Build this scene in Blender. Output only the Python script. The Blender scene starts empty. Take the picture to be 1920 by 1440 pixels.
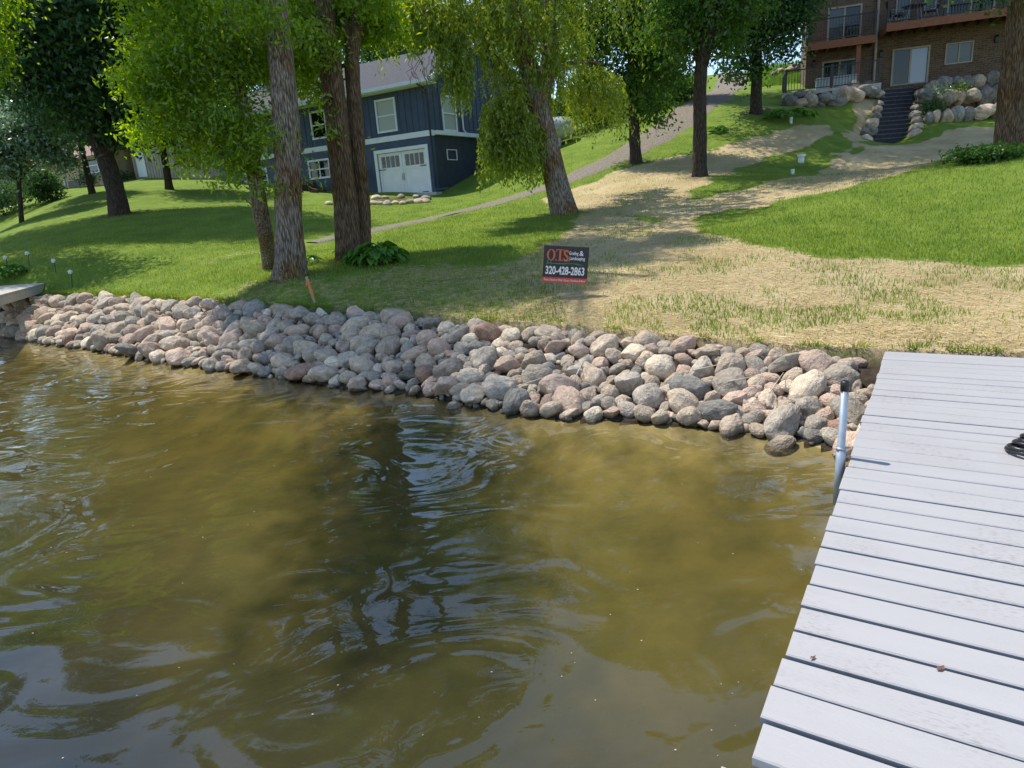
import bpy, math, random
import numpy as np
from mathutils import Matrix, Vector
rad = math.radians
S = bpy.context.scene
# ------------------------------------------------------------ camera
F, TH, PHI, EYE = 1240.0, rad(15.2), rad(4.3), 2.0
_U = np.array([-math.sin(PHI)*math.cos(TH), math.cos(PHI)*math.cos(TH), math.sin(TH)])
_d = np.array([0, 0, -1.0]); _Y = _d-(_d@_U)*_U; _Y /= np.linalg.norm(_Y); _X = np.cross(_Y, _U)
RM = np.array([_X, _Y, _U])
cd = bpy.data.cameras.new('camera'); cam = bpy.data.objects.new('camera', cd); S.collection.objects.link(cam)
cd.sensor_fit = 'HORIZONTAL'; cd.sensor_width = 36; cd.lens = F/1920*36; cd.clip_start = .05; cd.clip_end = 3000
mw = Matrix.Identity(4)
for i in range(3):
    for j in range(3): mw[i][j] = RM[i][j]
mw[2][3] = EYE; cam.matrix_world = mw; S.camera = cam
# ------------------------------------------------------------ world, sun, exposure
SUN = Vector((-.40, .315, 1.0)).normalized()
SUN_EL = math.asin(SUN.z); SUN_AZ = math.atan2(SUN.x, SUN.y)
W = bpy.data.worlds.new('World'); S.world = W; W.use_nodes = True
wn, wl = W.node_tree.nodes, W.node_tree.links; wn.clear()
sky = wn.new('ShaderNodeTexSky'); sky.sky_type = 'NISHITA'; sky.sun_disc = False
sky.sun_elevation = SUN_EL; sky.sun_rotation = SUN_AZ; sky.ozone_density = 2.2; sky.dust_density = .25
tc = wn.new('ShaderNodeTexCoord'); mp = wn.new('ShaderNodeMapping'); mp.inputs['Scale'].default_value = (1, 1, 3.2)
nz = wn.new('ShaderNodeTexNoise'); nz.inputs['Scale'].default_value = 2.3; nz.inputs['Detail'].default_value = 7; nz.inputs['Roughness'].default_value = .6
cr = wn.new('ShaderNodeValToRGB'); cr.color_ramp.elements[0].position = .54; cr.color_ramp.elements[1].position = .78
cr.color_ramp.elements[1].color = (.75, .75, .75, 1)
mx = wn.new('ShaderNodeMix'); mx.data_type = 'RGBA'; mx.inputs[7].default_value = (8.5, 8.9, 9.6, 1)
bg = wn.new('ShaderNodeBackground'); bg.inputs['Strength'].default_value = .15; wo = wn.new('ShaderNodeOutputWorld')
wl.new(tc.outputs['Generated'], mp.inputs['Vector']); wl.new(mp.outputs[0], nz.inputs['Vector']); wl.new(nz.outputs[0], cr.inputs[0])
sp = wn.new('ShaderNodeSeparateXYZ'); wl.new(tc.outputs['Generated'], sp.inputs[0]); hr = wn.new('ShaderNodeMapRange'); hr.inputs[1].default_value = .28; hr.inputs[2].default_value = .6; hr.inputs[3].default_value = 1; hr.inputs[4].default_value = .12
wl.new(sp.outputs[2], hr.inputs[0]); cm = wn.new('ShaderNodeMath'); cm.operation = 'MULTIPLY'; wl.new(cr.outputs[0], cm.inputs[0]); wl.new(hr.outputs[0], cm.inputs[1]); wl.new(cm.outputs[0], mx.inputs[0]); wl.new(sky.outputs[0], mx.inputs[6]); wl.new(mx.outputs[2], bg.inputs['Color']); wl.new(bg.outputs[0], wo.inputs['Surface'])
sl = bpy.data.lights.new('sun', 'SUN'); sl.energy = 3.5; sl.angle = rad(.5); sl.color = (1, .95, .86)
so = bpy.data.objects.new('sun', sl); S.collection.objects.link(so); so.rotation_euler = SUN.to_track_quat('Z', 'Y').to_euler()
S.view_settings.view_transform = 'Standard'; S.view_settings.look = 'None'; S.view_settings.exposure = .7; S.view_settings.gamma = 1
S.cycles.max_bounces = 8; S.cycles.diffuse_bounces = 3; S.cycles.glossy_bounces = 3; S.cycles.transmission_bounces = 4
S.cycles.transparent_max_bounces = 12; S.cycles.use_denoising = True
S.cycles.caustics_reflective = False; S.cycles.caustics_refractive = False; S.cycles.sample_clamp_indirect = 6

# ------------------------------------------------------------ pixel helpers (used to measure the layout)
def ray(px, py):
    return RM@np.array([(px-960)/F, (720-py)/F, -1.0])
def atz(px, py, z):
    r = ray(px, py); t = (z-EYE)/r[2]; return np.array([r[0]*t, r[1]*t, z])
def aty(px, py, y):
    r = ray(px, py); t = y/r[1]; return np.array([r[0]*t, y, EYE+r[2]*t])
def proj(p):
    c = RM.T@(np.array(p, float)-[0, 0, EYE]); return 960+F*c[0]/-c[2], 720-F*c[1]/-c[2]

# ------------------------------------------------------------ object helpers
def link(o): S.collection.objects.link(o); return o
def tag(o, label=None, cat=None, group=None, kind=None):
    for k, v in (('label', label), ('category', cat), ('group', group), ('kind', kind)):
        if v: o[k] = v
    return o
def empty(name, loc=(0, 0, 0), rz=0, **k):
    o = link(bpy.data.objects.new(name, None)); o.location = loc; o.rotation_euler = (0, 0, rz); o.empty_display_size = .2
    return tag(o, **k)
def npmesh(name, V, Fc, mats, smooth=False, midx=None):
    """V (n,3); Fc (m,k) or list of such arrays."""
    V = np.asarray(V, np.float32)
    Fs = Fc if isinstance(Fc, list) else [Fc]
    Fs = [np.asarray(f, np.int32) for f in Fs if len(f)]
    me = bpy.data.meshes.new(name)
    me.vertices.add(len(V)); me.vertices.foreach_set('co', V.ravel())
    loops = np.concatenate([f.ravel() for f in Fs]); cnt = np.concatenate([np.full(len(f), f.shape[1], np.int32) for f in Fs])
    st = np.concatenate([[0], np.cumsum(cnt)[:-1]]).astype(np.int32)
    me.loops.add(len(loops)); me.loops.foreach_set('vertex_index', loops)
    me.polygons.add(len(cnt)); me.polygons.foreach_set('loop_start', st); me.polygons.foreach_set('loop_total', cnt)
    if smooth: me.polygons.foreach_set('use_smooth', np.ones(len(cnt), bool))
    for m in (mats if isinstance(mats, (list, tuple)) else [mats]): me.materials.append(m)
    if midx is not None: me.polygons.foreach_set('material_index', np.asarray(midx, np.int32))
    me.update(calc_edges=True); me.validate()
    return me
def obj(name, me, parent=None, **k):
    o = link(bpy.data.objects.new(name, me)); o.parent = parent; return tag(o, **k)

class MB:
    def __init__(s): s.v = []; s.f = []
    def add(s, vs, fs):
        b = len(s.v); s.v += [tuple(map(float, v)) for v in vs]; s.f += [tuple(i+b for i in f) for f in fs]; return s
    def box(s, x0, x1, y0, y1, z0, z1, c=0):
        if c <= 0:
            v = [(x, y, z) for z in (z0, z1) for y in (y0, y1) for x in (x0, x1)]
            return s.add(v, [(0, 2, 3, 1), (4, 5, 7, 6), (0, 1, 5, 4), (2, 6, 7, 3), (0, 4, 6, 2), (1, 3, 7, 5)])
        v = []; 
        for z, i in ((z0, c), (z0+c, 0), (z1-c, 0), (z1, c)):
            v += [(x0+i, y0+i, z), (x1-i, y0+i, z), (x1-i, y1-i, z), (x0+i, y1-i, z)]
        f = [(3, 2, 1, 0), (12, 13, 14, 15)]
        for k in range(3):
            for j in range(4): f.append((k*4+j, k*4+(j+1) % 4, k*4+4+(j+1) % 4, k*4+4+j))
        return s.add(v, f)
    def tube(s, pts, rr, n=8, cap=True):
        pts = [Vector(p) for p in pts]
        if not isinstance(rr, (list, tuple, np.ndarray)): rr = [rr]*len(pts)
        vs = []; ref = None
        for i, p in enumerate(pts):
            t = (pts[min(i+1, len(pts)-1)]-pts[max(i-1, 0)]).normalized()
            a = Vector((1, 0, 0)) if ref is None else ref
            a = (a-a.dot(t)*t)
            if a.length < 1e-3: a = Vector((0, 1, 0))-t*t.y
            a.normalize(); ref = a; b = t.cross(a)
            for k in range(n):
                q = 2*math.pi*k/n; vs.append(p+(a*math.cos(q)+b*math.sin(q))*rr[i])
        fs = []
        for i in range(len(pts)-1):
            for k in range(n): fs.append((i*n+k, i*n+(k+1) % n, (i+1)*n+(k+1) % n, (i+1)*n+k))
        if cap: fs += [tuple(range(n))[::-1], tuple(range((len(pts)-1)*n, len(pts)*n))]
        return s.add(vs, fs)
    def quad(s, *p): return s.add(p, [tuple(range(len(p)))])
    def build(s, name, mat, parent=None, smooth=False, **k):
        me = bpy.data.meshes.new(name); me.from_pydata(s.v, [], s.f)
        for m in (mat if isinstance(mat, (list, tuple)) else [mat]): me.materials.append(m)
        if smooth:
            for p in me.polygons: p.use_smooth = True
        return obj(name, me, parent, **k)

# ------------------------------------------------------------ materials
def mat(name, col, rough=.8, metal=0, bump=0, bscale=20, var=0, vscale=6, col2=None, spec=.5, coord='Object', stretch=(1, 1, 1), detail=5, rnd=0):
    m = bpy.data.materials.new(name); m.use_nodes = True; n, l = m.node_tree.nodes, m.node_tree.links
    p = n['Principled BSDF']; p.inputs['Roughness'].default_value = rough; p.inputs['Metallic'].default_value = metal
    p.inputs['Specular IOR Level'].default_value = spec; p.inputs['Base Color'].default_value = (*col, 1)
    t = n.new('ShaderNodeTexCoord'); mp = n.new('ShaderNodeMapping'); mp.inputs['Scale'].default_value = stretch
    l.new(t.outputs[coord], mp.inputs['Vector'])
    if var or col2:
        z = n.new('ShaderNodeTexNoise'); z.inputs['Scale'].default_value = vscale; z.inputs['Detail'].default_value = detail
        l.new(mp.outputs[0], z.inputs['Vector'])
        r = n.new('ShaderNodeValToRGB'); c2 = col2 or tuple(c*(1-var) for c in col); c1 = col if col2 else tuple(min(1, c*(1+var)) for c in col)
        r.color_ramp.elements[0].position = .36; r.color_ramp.elements[1].position = .64
        r.color_ramp.elements[0].color = (*c2, 1); r.color_ramp.elements[1].color = (*c1, 1)
        l.new(z.outputs[0], r.inputs[0]); last = r.outputs[0]
        if rnd:
            oi = n.new('ShaderNodeObjectInfo'); mr = n.new('ShaderNodeMapRange'); mr.inputs[3].default_value = 1-rnd; mr.inputs[4].default_value = 1+rnd
            l.new(oi.outputs['Random'], mr.inputs[0]); mm = n.new('ShaderNodeMix'); mm.data_type = 'RGBA'; mm.blend_type = 'MULTIPLY'; mm.inputs[0].default_value = 1
            l.new(last, mm.inputs[6]); l.new(mr.outputs[0], mm.inputs[7]); last = mm.outputs[2]
        l.new(last, p.inputs['Base Color'])
    if bump:
        z = n.new('ShaderNodeTexNoise'); z.inputs['Scale'].default_value = bscale; z.inputs['Detail'].default_value = 6
        l.new(mp.outputs[0], z.inputs['Vector']); b = n.new('ShaderNodeBump'); b.inputs['Distance'].default_value = bump; b.inputs['Strength'].default_value = 1
        l.new(z.outputs[0], b.inputs['Height']); l.new(b.outputs[0], p.inputs['Normal'])
    return m

def leafmat(name, c1, c2, trans=.4, gloss=.03, patch=False):
    m = bpy.data.materials.new(name); m.use_nodes = True; n, l = m.node_tree.nodes, m.node_tree.links; n.clear()
    g = n.new('ShaderNodeNewGeometry'); r = n.new('ShaderNodeValToRGB'); r.color_ramp.elements[0].color = (*c1, 1); r.color_ramp.elements[1].color = (*c2, 1)
    if patch:
        tc_ = n.new('ShaderNodeTexCoord'); z_ = n.new('ShaderNodeTexNoise'); z_.inputs['Scale'].default_value = 1.1; z_.inputs['Detail'].default_value = 7; z_.inputs['Roughness'].default_value = .65; l.new(tc_.outputs['Object'], z_.inputs[0])
        m_ = n.new('ShaderNodeMapRange'); m_.inputs[1].default_value = .3; m_.inputs[2].default_value = .7; m_.inputs[3].default_value = -.45; m_.inputs[4].default_value = .45; l.new(z_.outputs[0], m_.inputs[0])
        a_ = n.new('ShaderNodeMath'); a_.operation = 'ADD'; l.new(g.outputs['Random Per Island'], a_.inputs[0]); l.new(m_.outputs[0], a_.inputs[1]); l.new(a_.outputs[0], r.inputs[0])
    else: l.new(g.outputs['Random Per Island'], r.inputs[0])
    d = n.new('ShaderNodeBsdfDiffuse'); t = n.new('ShaderNodeBsdfTranslucent'); gl = n.new('ShaderNodeBsdfGlossy'); gl.inputs['Roughness'].default_value = .35
    hs = n.new('ShaderNodeHueSaturation'); hs.inputs['Hue'].default_value = .48; hs.inputs['Saturation'].default_value = 1.15; hs.inputs['Value'].default_value = 2.2
    l.new(r.outputs[0], d.inputs[0]); l.new(r.outputs[0], hs.inputs['Color']); l.new(hs.outputs[0], t.inputs[0])
    a = n.new('ShaderNodeMixShader'); a.inputs[0].default_value = trans; l.new(d.outputs[0], a.inputs[1]); l.new(t.outputs[0], a.inputs[2])
    b = n.new('ShaderNodeMixShader'); b.inputs[0].default_value = gloss; l.new(a.outputs[0], b.inputs[1]); l.new(gl.outputs[0], b.inputs[2])
    o = n.new('ShaderNodeOutputMaterial'); l.new(b.outputs[0], o.inputs[0]); return m

M = {}
M['white'] = mat('white_paint', (.72, .77, .85), .5, var=.04, vscale=3)
M['navy'] = mat('navy_siding', (.042, .068, .128), .6, var=.12, vscale=2)
M['navy2'] = mat('navy_block', (.028, .038, .058), .8, var=.15, vscale=3, bump=.004)
M['shingle'] = mat('grey_shingle', (.044, .044, .054), .9, var=.35, vscale=9, stretch=(1, 3, 1), bump=.01)
M['shingle_brown'] = mat('brown_shingle', (.25, .16, .12), .9, var=.25, vscale=9)
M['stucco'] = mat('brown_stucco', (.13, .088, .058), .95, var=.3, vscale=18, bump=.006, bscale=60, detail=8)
M['tan'] = mat('tan_siding', (.42, .33, .2), .8, var=.1, vscale=3)
M['shedwall'] = mat('beige_panel', (.36, .32, .25), .8, var=.1, vscale=2)
M['cedar'] = mat('cedar_board', (.23, .085, .04), .75, var=.3, vscale=8, stretch=(1, 8, 8))
M['black'] = mat('black_metal', (.012, .012, .013), .45)
M['rubber'] = mat('black_rubber', (.014, .014, .016), .38, bump=.001, bscale=80)
M['galv'] = mat('galvanised_steel', (.33, .38, .43), .5, metal=.45, var=.12, vscale=14, bump=.0006, bscale=40)
M['rust'] = mat('rusty_steel', (.25, .09, .05), .8, var=.3, vscale=20)
M['wicker'] = mat('brown_wicker', (.07, .035, .02), .7, var=.3, vscale=60, bump=.004, bscale=90)
M['darkwood'] = mat('dark_stained_wood', (.035, .025, .02), .7, var=.3)
M['stake'] = mat('stake_wood', (.42, .33, .22), .85, var=.2, vscale=10, stretch=(6, 6, 1))
M['orange'] = mat('orange_ribbon', (.85, .17, .03), .55)
M['concrete'] = mat('concrete', (.45, .44, .41), .9, var=.12, vscale=4)
M['tank'] = mat('tank_paint', (.33, .37, .38), .4, var=.08)
M['plastic'] = mat('white_plastic', (.7, .75, .75), .4)
M['step'] = mat('charcoal_step', (.028, .03, .038), .85, var=.25, vscale=7, bump=.004)
M['steplip'] = mat('pale_step_lip', (.1, .10, .11), .85, var=.2, vscale=7)
M['greydock'] = mat('weathered_board', (.42, .39, .33), .85, var=.12, vscale=5, stretch=(1, 6, 1))
M['reed'] = mat('dry_reed', (.5, .42, .29), .8, var=.2)
M['deadleaf'] = mat('dead_leaf', (.16, .08, .045), .8, var=.3, vscale=30)
M['gapshade'] = mat('shade_black_frame', (.03, .028, .027), .9)  # frame near-black: the shade in the plank gaps put into its colour
M['bark'] = None
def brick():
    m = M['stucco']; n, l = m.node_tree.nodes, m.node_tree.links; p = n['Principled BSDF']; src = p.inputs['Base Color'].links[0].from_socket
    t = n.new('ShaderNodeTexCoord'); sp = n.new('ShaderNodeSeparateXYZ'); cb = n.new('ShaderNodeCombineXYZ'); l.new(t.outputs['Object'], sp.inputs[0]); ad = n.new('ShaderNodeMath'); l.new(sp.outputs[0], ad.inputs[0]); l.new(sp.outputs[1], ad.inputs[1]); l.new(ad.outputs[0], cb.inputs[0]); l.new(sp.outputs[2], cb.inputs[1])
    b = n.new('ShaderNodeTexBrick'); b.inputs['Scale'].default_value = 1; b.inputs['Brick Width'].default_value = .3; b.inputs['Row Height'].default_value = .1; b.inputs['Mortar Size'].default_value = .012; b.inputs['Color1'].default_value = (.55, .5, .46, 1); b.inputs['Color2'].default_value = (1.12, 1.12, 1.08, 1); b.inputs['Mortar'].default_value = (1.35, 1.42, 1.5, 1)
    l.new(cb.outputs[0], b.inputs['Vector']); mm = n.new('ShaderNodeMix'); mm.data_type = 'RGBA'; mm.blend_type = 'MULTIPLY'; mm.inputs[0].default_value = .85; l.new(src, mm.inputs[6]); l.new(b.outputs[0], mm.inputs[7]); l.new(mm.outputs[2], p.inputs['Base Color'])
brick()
def glassmat(name, col, rough=.03):
    m = mat(name, col, rough, spec=.5) 
    return m
M['glass'] = glassmat('window_glass', (.05, .07, .07))
M['glassdark'] = glassmat('dark_window_glass', (.012, .014, .015))
M['blind'] = mat('window_blind', (.36, .40, .38), .4, spec=.8)
M['skyreflglass'] = mat('sky_reflection_glass', (.16, .2, .26), .05, spec=1.0)  # sky reflection painted into the pane as a lighter blue-grey base

def barkmat(name, c1, c2, dark_tint=None):
    m = bpy.data.materials.new(name); m.use_nodes = True; n, l = m.node_tree.nodes, m.node_tree.links; p = n['Principled BSDF']; p.inputs['Roughness'].default_value = .95
    p.inputs['Specular IOR Level'].default_value = .2
    t = n.new('ShaderNodeTexCoord'); mp = n.new('ShaderNodeMapping'); mp.inputs['Scale'].default_value = (1, 1, .13); l.new(t.outputs['Object'], mp.inputs[0])
    v = n.new('ShaderNodeTexVoronoi'); v.inputs['Scale'].default_value = 34; v.feature = 'DISTANCE_TO_EDGE'; l.new(mp.outputs[0], v.inputs['Vector'])
    zz = n.new('ShaderNodeTexNoise'); zz.inputs['Scale'].default_value = 40; zz.inputs['Detail'].default_value = 7; l.new(mp.outputs[0], zz.inputs['Vector'])
    ad = n.new('ShaderNodeMath'); ad.operation = 'MULTIPLY_ADD'; ad.inputs[1].default_value = 1.1; l.new(v.outputs['Distance'], ad.inputs[0]); l.new(zz.outputs[0], ad.inputs[2])
    r = n.new('ShaderNodeValToRGB'); r.color_ramp.elements[0].position = .45; r.color_ramp.elements[1].position = .95
    r.color_ramp.elements[0].color = (*c2, 1); r.color_ramp.elements[1].color = (*c1, 1); l.new(ad.outputs[0], r.inputs[0]); last = r.outputs[0]
    if dark_tint:
        z2 = n.new('ShaderNodeTexNoise'); z2.inputs['Scale'].default_value = 1.6; z2.inputs['Detail'].default_value = 5; l.new(t.outputs['Object'], z2.inputs['Vector'])
        r2 = n.new('ShaderNodeValToRGB'); r2.color_ramp.elements[0].position = .47; r2.color_ramp.elements[1].position = .62; l.new(z2.outputs[0], r2.inputs[0])
        mm = n.new('ShaderNodeMix'); mm.data_type = 'RGBA'; mm.blend_type = 'MULTIPLY'; mm.inputs[7].default_value = (*dark_tint, 1); l.new(r2.outputs[0], mm.inputs[0]); l.new(last, mm.inputs[6]); last = mm.outputs[2]
    l.new(last, p.inputs['Base Color'])
    b = n.new('ShaderNodeBump'); b.inputs['Distance'].default_value = .03; l.new(ad.outputs[0], b.inputs['Height']); l.new(b.outputs[0], p.inputs['Normal'])
    return m
M['bark_grey'] = barkmat('grey_furrowed_bark', (.40, .34, .27), (.075, .055, .04), (.8, .58, .33))
M['bark_brown'] = barkmat('brown_furrowed_bark', (.24, .165, .10), (.06, .038, .024), (.8, .7, .5))
M['bark_dark'] = barkmat('dark_furrowed_bark', (.11, .085, .065), (.03, .024, .02))
M['leaf_ash'] = leafmat('ash_leaf', (0.084, 0.171, 0.018), (0.220, 0.329, 0.035), .58)
M['leaf_maple'] = leafmat('deep_green_leaf', (0.040, 0.100, 0.019), (0.090, 0.184, 0.030), .35)
M['leaf_dark'] = leafmat('dark_green_leaf', (0.027, 0.072, 0.023), (0.068, 0.143, 0.042), .35)
M['leaf_willow'] = leafmat('willow_leaf', (0.121, 0.187, 0.025), (0.242, 0.319, 0.050), .4)
M['leaf_silver'] = leafmat('silver_green_leaf', (0.105, 0.179, 0.108), (0.210, 0.315, 0.194), .35, .1)
M['leaf_far'] = leafmat('far_leaf', (.04, .09, .02), (.10, .17, .04), .4)
M['leaf_spruce'] = leafmat('spruce_needles', (.012, .035, .02), (.03, .06, .035), .15)
M['leaf_hosta'] = leafmat('hosta_leaf', (.05, .14, .02), (.12, .26, .04), .3, .03)
M['leaf_ground'] = leafmat('ground_cover_leaf', (.03, .09, .015), (.07, .15, .03), .3)
M['grass'] = leafmat('grass_blade', (.088, .155, .020), (.225, .285, .048), .4, .03, True)
M['field'] = leafmat('field_grass', (.08, .17, .03), (.17, .27, .06), .4, .02)
M['straw'] = leafmat('straw_fibre', (.42, .33, .17), (.74, .61, .33), .15, .04)

# ------------------------------------------------------------ terrain
rng = np.random.default_rng(7); random.seed(7)
WL = np.array([atz(x, y, 0)[:2] for x, y in [(0, 628), (60, 640), (130, 650), (200, 660), (300, 680), (440, 697), (550, 712), (650, 728), (800, 742), (900, 762), (1000, 780), (1100, 786), (1250, 792), (1400, 812), (1500, 828), (1570, 850)]])
TP = [(-40, 562, .72), (100, 550, .78), (200, 551, .78), (400, 562, .75), (550, 573, .7), (650, 577, .66), (800, 588, .62), (900, 601, .58), (1000, 606, .55), (1100, 613, .53), (1300, 633, .5), (1500, 649, .47), (1640, 656, .45)]
TT = np.array([atz(x, y, z) for x, y, z in TP])
assert (np.diff(TT[:, 0]) > .3).all() and (np.diff(WL[:, 0]) > 0).all(), TT
WLx = np.concatenate([[-60, -26], WL[:, 0], [5, 9, 40]]); WLy = np.concatenate([[46, 27], WL[:, 1], [3.6, 2.2, -6]])
TTx = np.concatenate([[-60, -26], TT[:, 0], [5.5, 9, 40]]); TTy = np.concatenate([[52, 30.5], TT[:, 1], [4.9, 3.6, -4]]); TTz = np.concatenate([[1.4, 1.1], TT[:, 2], [.45, .45, .5]])
CP = [(545, 520, 12.05), (660, 487, 13.4), (760, 366, 32), (720, 415, 23.5), (600, 440, 19), (1062, 400, 18), (1193, 306, 26), (1312, 330, 21.5), (1418, 212, 31),
      (1262, 190, 37), (1380, 165, 44), (1050, 262, 34), (1665, 268, 31), (1885, 285, 17), (1900, 490, 9), (1920, 665, 5.25), (1500, 482, 9.9), (1250, 430, 14.2), (1600, 330, 22), (1750, 300, 24),
      (225, 402, 26), (172, 363, 33), (318, 355, 34), (265, 334, 44), (400, 330, 44), (190, 350, 42), (0, 392, 37), (100, 480, 17.5), (300, 450, 20.5), (0, 445, 25), (450, 400, 24), (590, 376, 31.5),
      (905, 300, 40), (860, 361, 31.5), (1000, 370, 23), (1100, 320, 26), (1510, 200, 32), (1560, 150, 40), (1060, 235, 46), (1480, 150, 46), (1870, 231, 30), (1800, 233, 30.2), (1742, 236, 30.2), (1560, 206, 32.9), (1615, 196, 33), (1500, 206, 32.6), (900, 450, 15), (1300, 145, 60), (750, 470, 15),
      (800, 560, 9.9), (1200, 560, 8.7), (1500, 570, 8)]
cp = [tuple(aty(*c)) for c in CP]
cp += [(x, y, z) for x, y, z in zip(TTx, TTy, TTz)][::1]
cp += [(40, 20, 3.5), (45, 45, 9), (70, 70, 11), (20, 90, 10.5), (-20, 90, 10), (-60, 90, 9), (-60, 66, 5), (-45, 60, 6), (80, 20, 5), (30, 150, 12), (-80, 150, 12), (110, 150, 12)]
cp = np.array(cp)
def tps(r): return np.where(r > 1e-9, r*r*np.log(r+1e-12), 0)
def _fit(P, lam=.12):
    n = len(P); D = np.linalg.norm(P[:, None, :2]-P[None, :, :2], axis=2); K = tps(D)+lam*np.eye(n)*.6; Q = np.c_[np.ones(n), P[:, :2]]
    A = np.block([[K, Q], [Q.T, np.zeros((3, 3))]]); return np.linalg.solve(A, np.r_[P[:, 2], 0, 0, 0])
_w = _fit(cp)
def rbf(x, y):
    x = np.asarray(x, float); y = np.asarray(y, float); sh = x.shape; x = x.ravel(); y = y.ravel(); out = np.empty(len(x))
    for i in range(0, len(x), 20000):
        a, b = x[i:i+20000], y[i:i+20000]; D = np.hypot(a[:, None]-cp[None, :, 0], b[:, None]-cp[None, :, 1])
        out[i:i+20000] = tps(D)@_w[:-3]+_w[-3]+_w[-2]*a+_w[-1]*b
    return out.reshape(sh)
def wob(x, y): return .35*np.sin(x*1.7+1)*np.sin(y*1.3)+.25*np.sin(x*3.9+y*2.7)
def G(x, y):
    x = np.asarray(x, float); y = np.asarray(y, float)
    yw = np.interp(x, WLx, WLy); yt = np.interp(x, TTx, TTy); zt = np.interp(x, TTx, TTz)
    t = (y-yw)/(yt-yw)
    d = (yw-y)*.72
    bed = -np.where(d < 1.2, d*.34, .408+.9*(1-np.exp(-(d-1.2)*.12)))+.02*wob(x*2, y*2)*np.clip(d, 0, 1)
    bank = zt*np.clip(t, 0, 1)**.9-.07*np.sin(np.clip(t, 0, 1)*math.pi)-.13*np.exp(-((t-.97)/.1)**2)
    e = np.clip((y-yt)/.9, 0, 1); e = e*e*(3-2*e)
    lawn = zt*(1-e)+rbf(x, y)*e+.015*wob(x, y)*e
    return np.where(t < 0, bed, np.where(t < 1, bank, lawn))
def H(x, y): return float(G(np.array([x]), np.array([y]))[0])
def gpix(px, py, d0=3, d1=120, n=1500):
    r = ray(px, py); ds = np.geomspace(d0, d1, n); X = r[0]/r[1]*ds; Z = EYE+r[2]/r[1]*ds; g = G(X, ds); i = np.argmax(Z < g) if (Z < g).any() else n-1
    return np.array([X[i], ds[i], g[i]])

def vnoise(x, y, s, seed=0):
    r = np.random.default_rng(seed); T = r.random((256, 256)); x = x*s; y = y*s; xi, yi = np.floor(x).astype(int), np.floor(y).astype(int); fx, fy = x-xi, y-yi
    fx = fx*fx*(3-2*fx); fy = fy*fy*(3-2*fy); g = lambda i, j: T[i % 256, j % 256]
    return g(xi, yi)*(1-fx)*(1-fy)+g(xi+1, yi)*fx*(1-fy)+g(xi, yi+1)*(1-fx)*fy+g(xi+1, yi+1)*fx*fy
def fbm(x, y, s): return .5*vnoise(x, y, s, 1)+.3*vnoise(x, y, s*2.1, 2)+.2*vnoise(x, y, s*4.3, 3)
def inpoly(x, y, P):
    c = np.zeros(x.shape, bool); P = np.array(P); j = len(P)-1
    for i in range(len(P)):
        xi, yi, xj, yj = P[i][0], P[i][1], P[j][0], P[j][1]
        c ^= ((yi > y) != (yj > y)) & (x < (xj-xi)*(y-yi)/((yj-yi) if yj != yi else 1e-9)+xi); j = i
    return c
def segd(x, y, P, closed=True):
    P = np.array(P); m = np.full(x.shape, 1e9); n = len(P)
    for i in range(n if closed else n-1):
        a, b = P[i][:2], P[(i+1) % n][:2]; ab = b-a; t = np.clip(((x-a[0])*ab[0]+(y-a[1])*ab[1])/(ab@ab+1e-9), 0, 1)
        m = np.minimum(m, np.hypot(x-a[0]-t*ab[0], y-a[1]-t*ab[1]))
    return m
def gp_poly(L, **k): return [gpix(x, y, **k)[:2] for x, y in L]
STR_A = gp_poly([(1012, 380), (1080, 352), (1190, 312), (1300, 287), (1420, 258), (1552, 236), (1540, 256), (1420, 300), (1330, 335), (1290, 380), (1180, 396), (1090, 400)])
STR_B = gp_poly([(1180, 397), (1290, 377), (1400, 352), (1500, 332), (1580, 302), (1622, 277), (1640, 272), (1740, 265), (1870, 232), (1885, 262), (1780, 287), (1720, 316), (1600, 350), (1450, 382), (1290, 400), (1280, 424)])
STR_D = gp_poly([(1592, 196), (1628, 184), (1622, 270), (1580, 300), (1600, 230)])
STR_C = gp_poly([(1090, 398), (1280, 421), (1310, 440), (1430, 466), (1560, 489), (1920, 498), (2300, 520), (2300, 760), (1660, 690), (1000, 640), (700, 610), (340, 590), (330, 560), (420, 547), (640, 522), (740, 502), (950, 503), (1060, 452)])
STR_E = gp_poly([(380, 489), (470, 468), (492, 472), (400, 494)])
def smask(x, y):
    out = np.zeros(x.shape)
    for P in (STR_A, STR_B, STR_C, STR_D, STR_E):
        ins = inpoly(x, y, P); d = segd(x, y, P)*np.where(ins, 1, -1)+.15+(fbm(x, y, .9)-.5)*np.clip(np.hypot(x, y)*.07, .5, 1.3)
        out = np.maximum(out, np.clip(.5+d/.35, 0, 1))
    return out*np.interp(x, [-7, -2.5, .3, 1.5], [.52, .53, .68, 1])*np.interp(y, [13, 17], [1, .9])
# radial grid
az = np.radians(np.linspace(-68, 68, 470)); rr = np.geomspace(1.0, 190, 400)
A_, R_ = np.meshgrid(az, rr); GX = R_*np.sin(A_); GY = R_*np.cos(A_)-.6
GZ = G(GX, GY)
yt_ = np.interp(GX, TTx, TTy); yw_ = np.interp(GX, WLx, WLy)
tt_ = (GY-yw_)/(yt_-yw_)
MS = smask(GX, GY)*(tt_ > .9)
SOIL = np.clip((1.03-tt_)/.06, 0, 1)*(tt_ > -.3)
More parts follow.
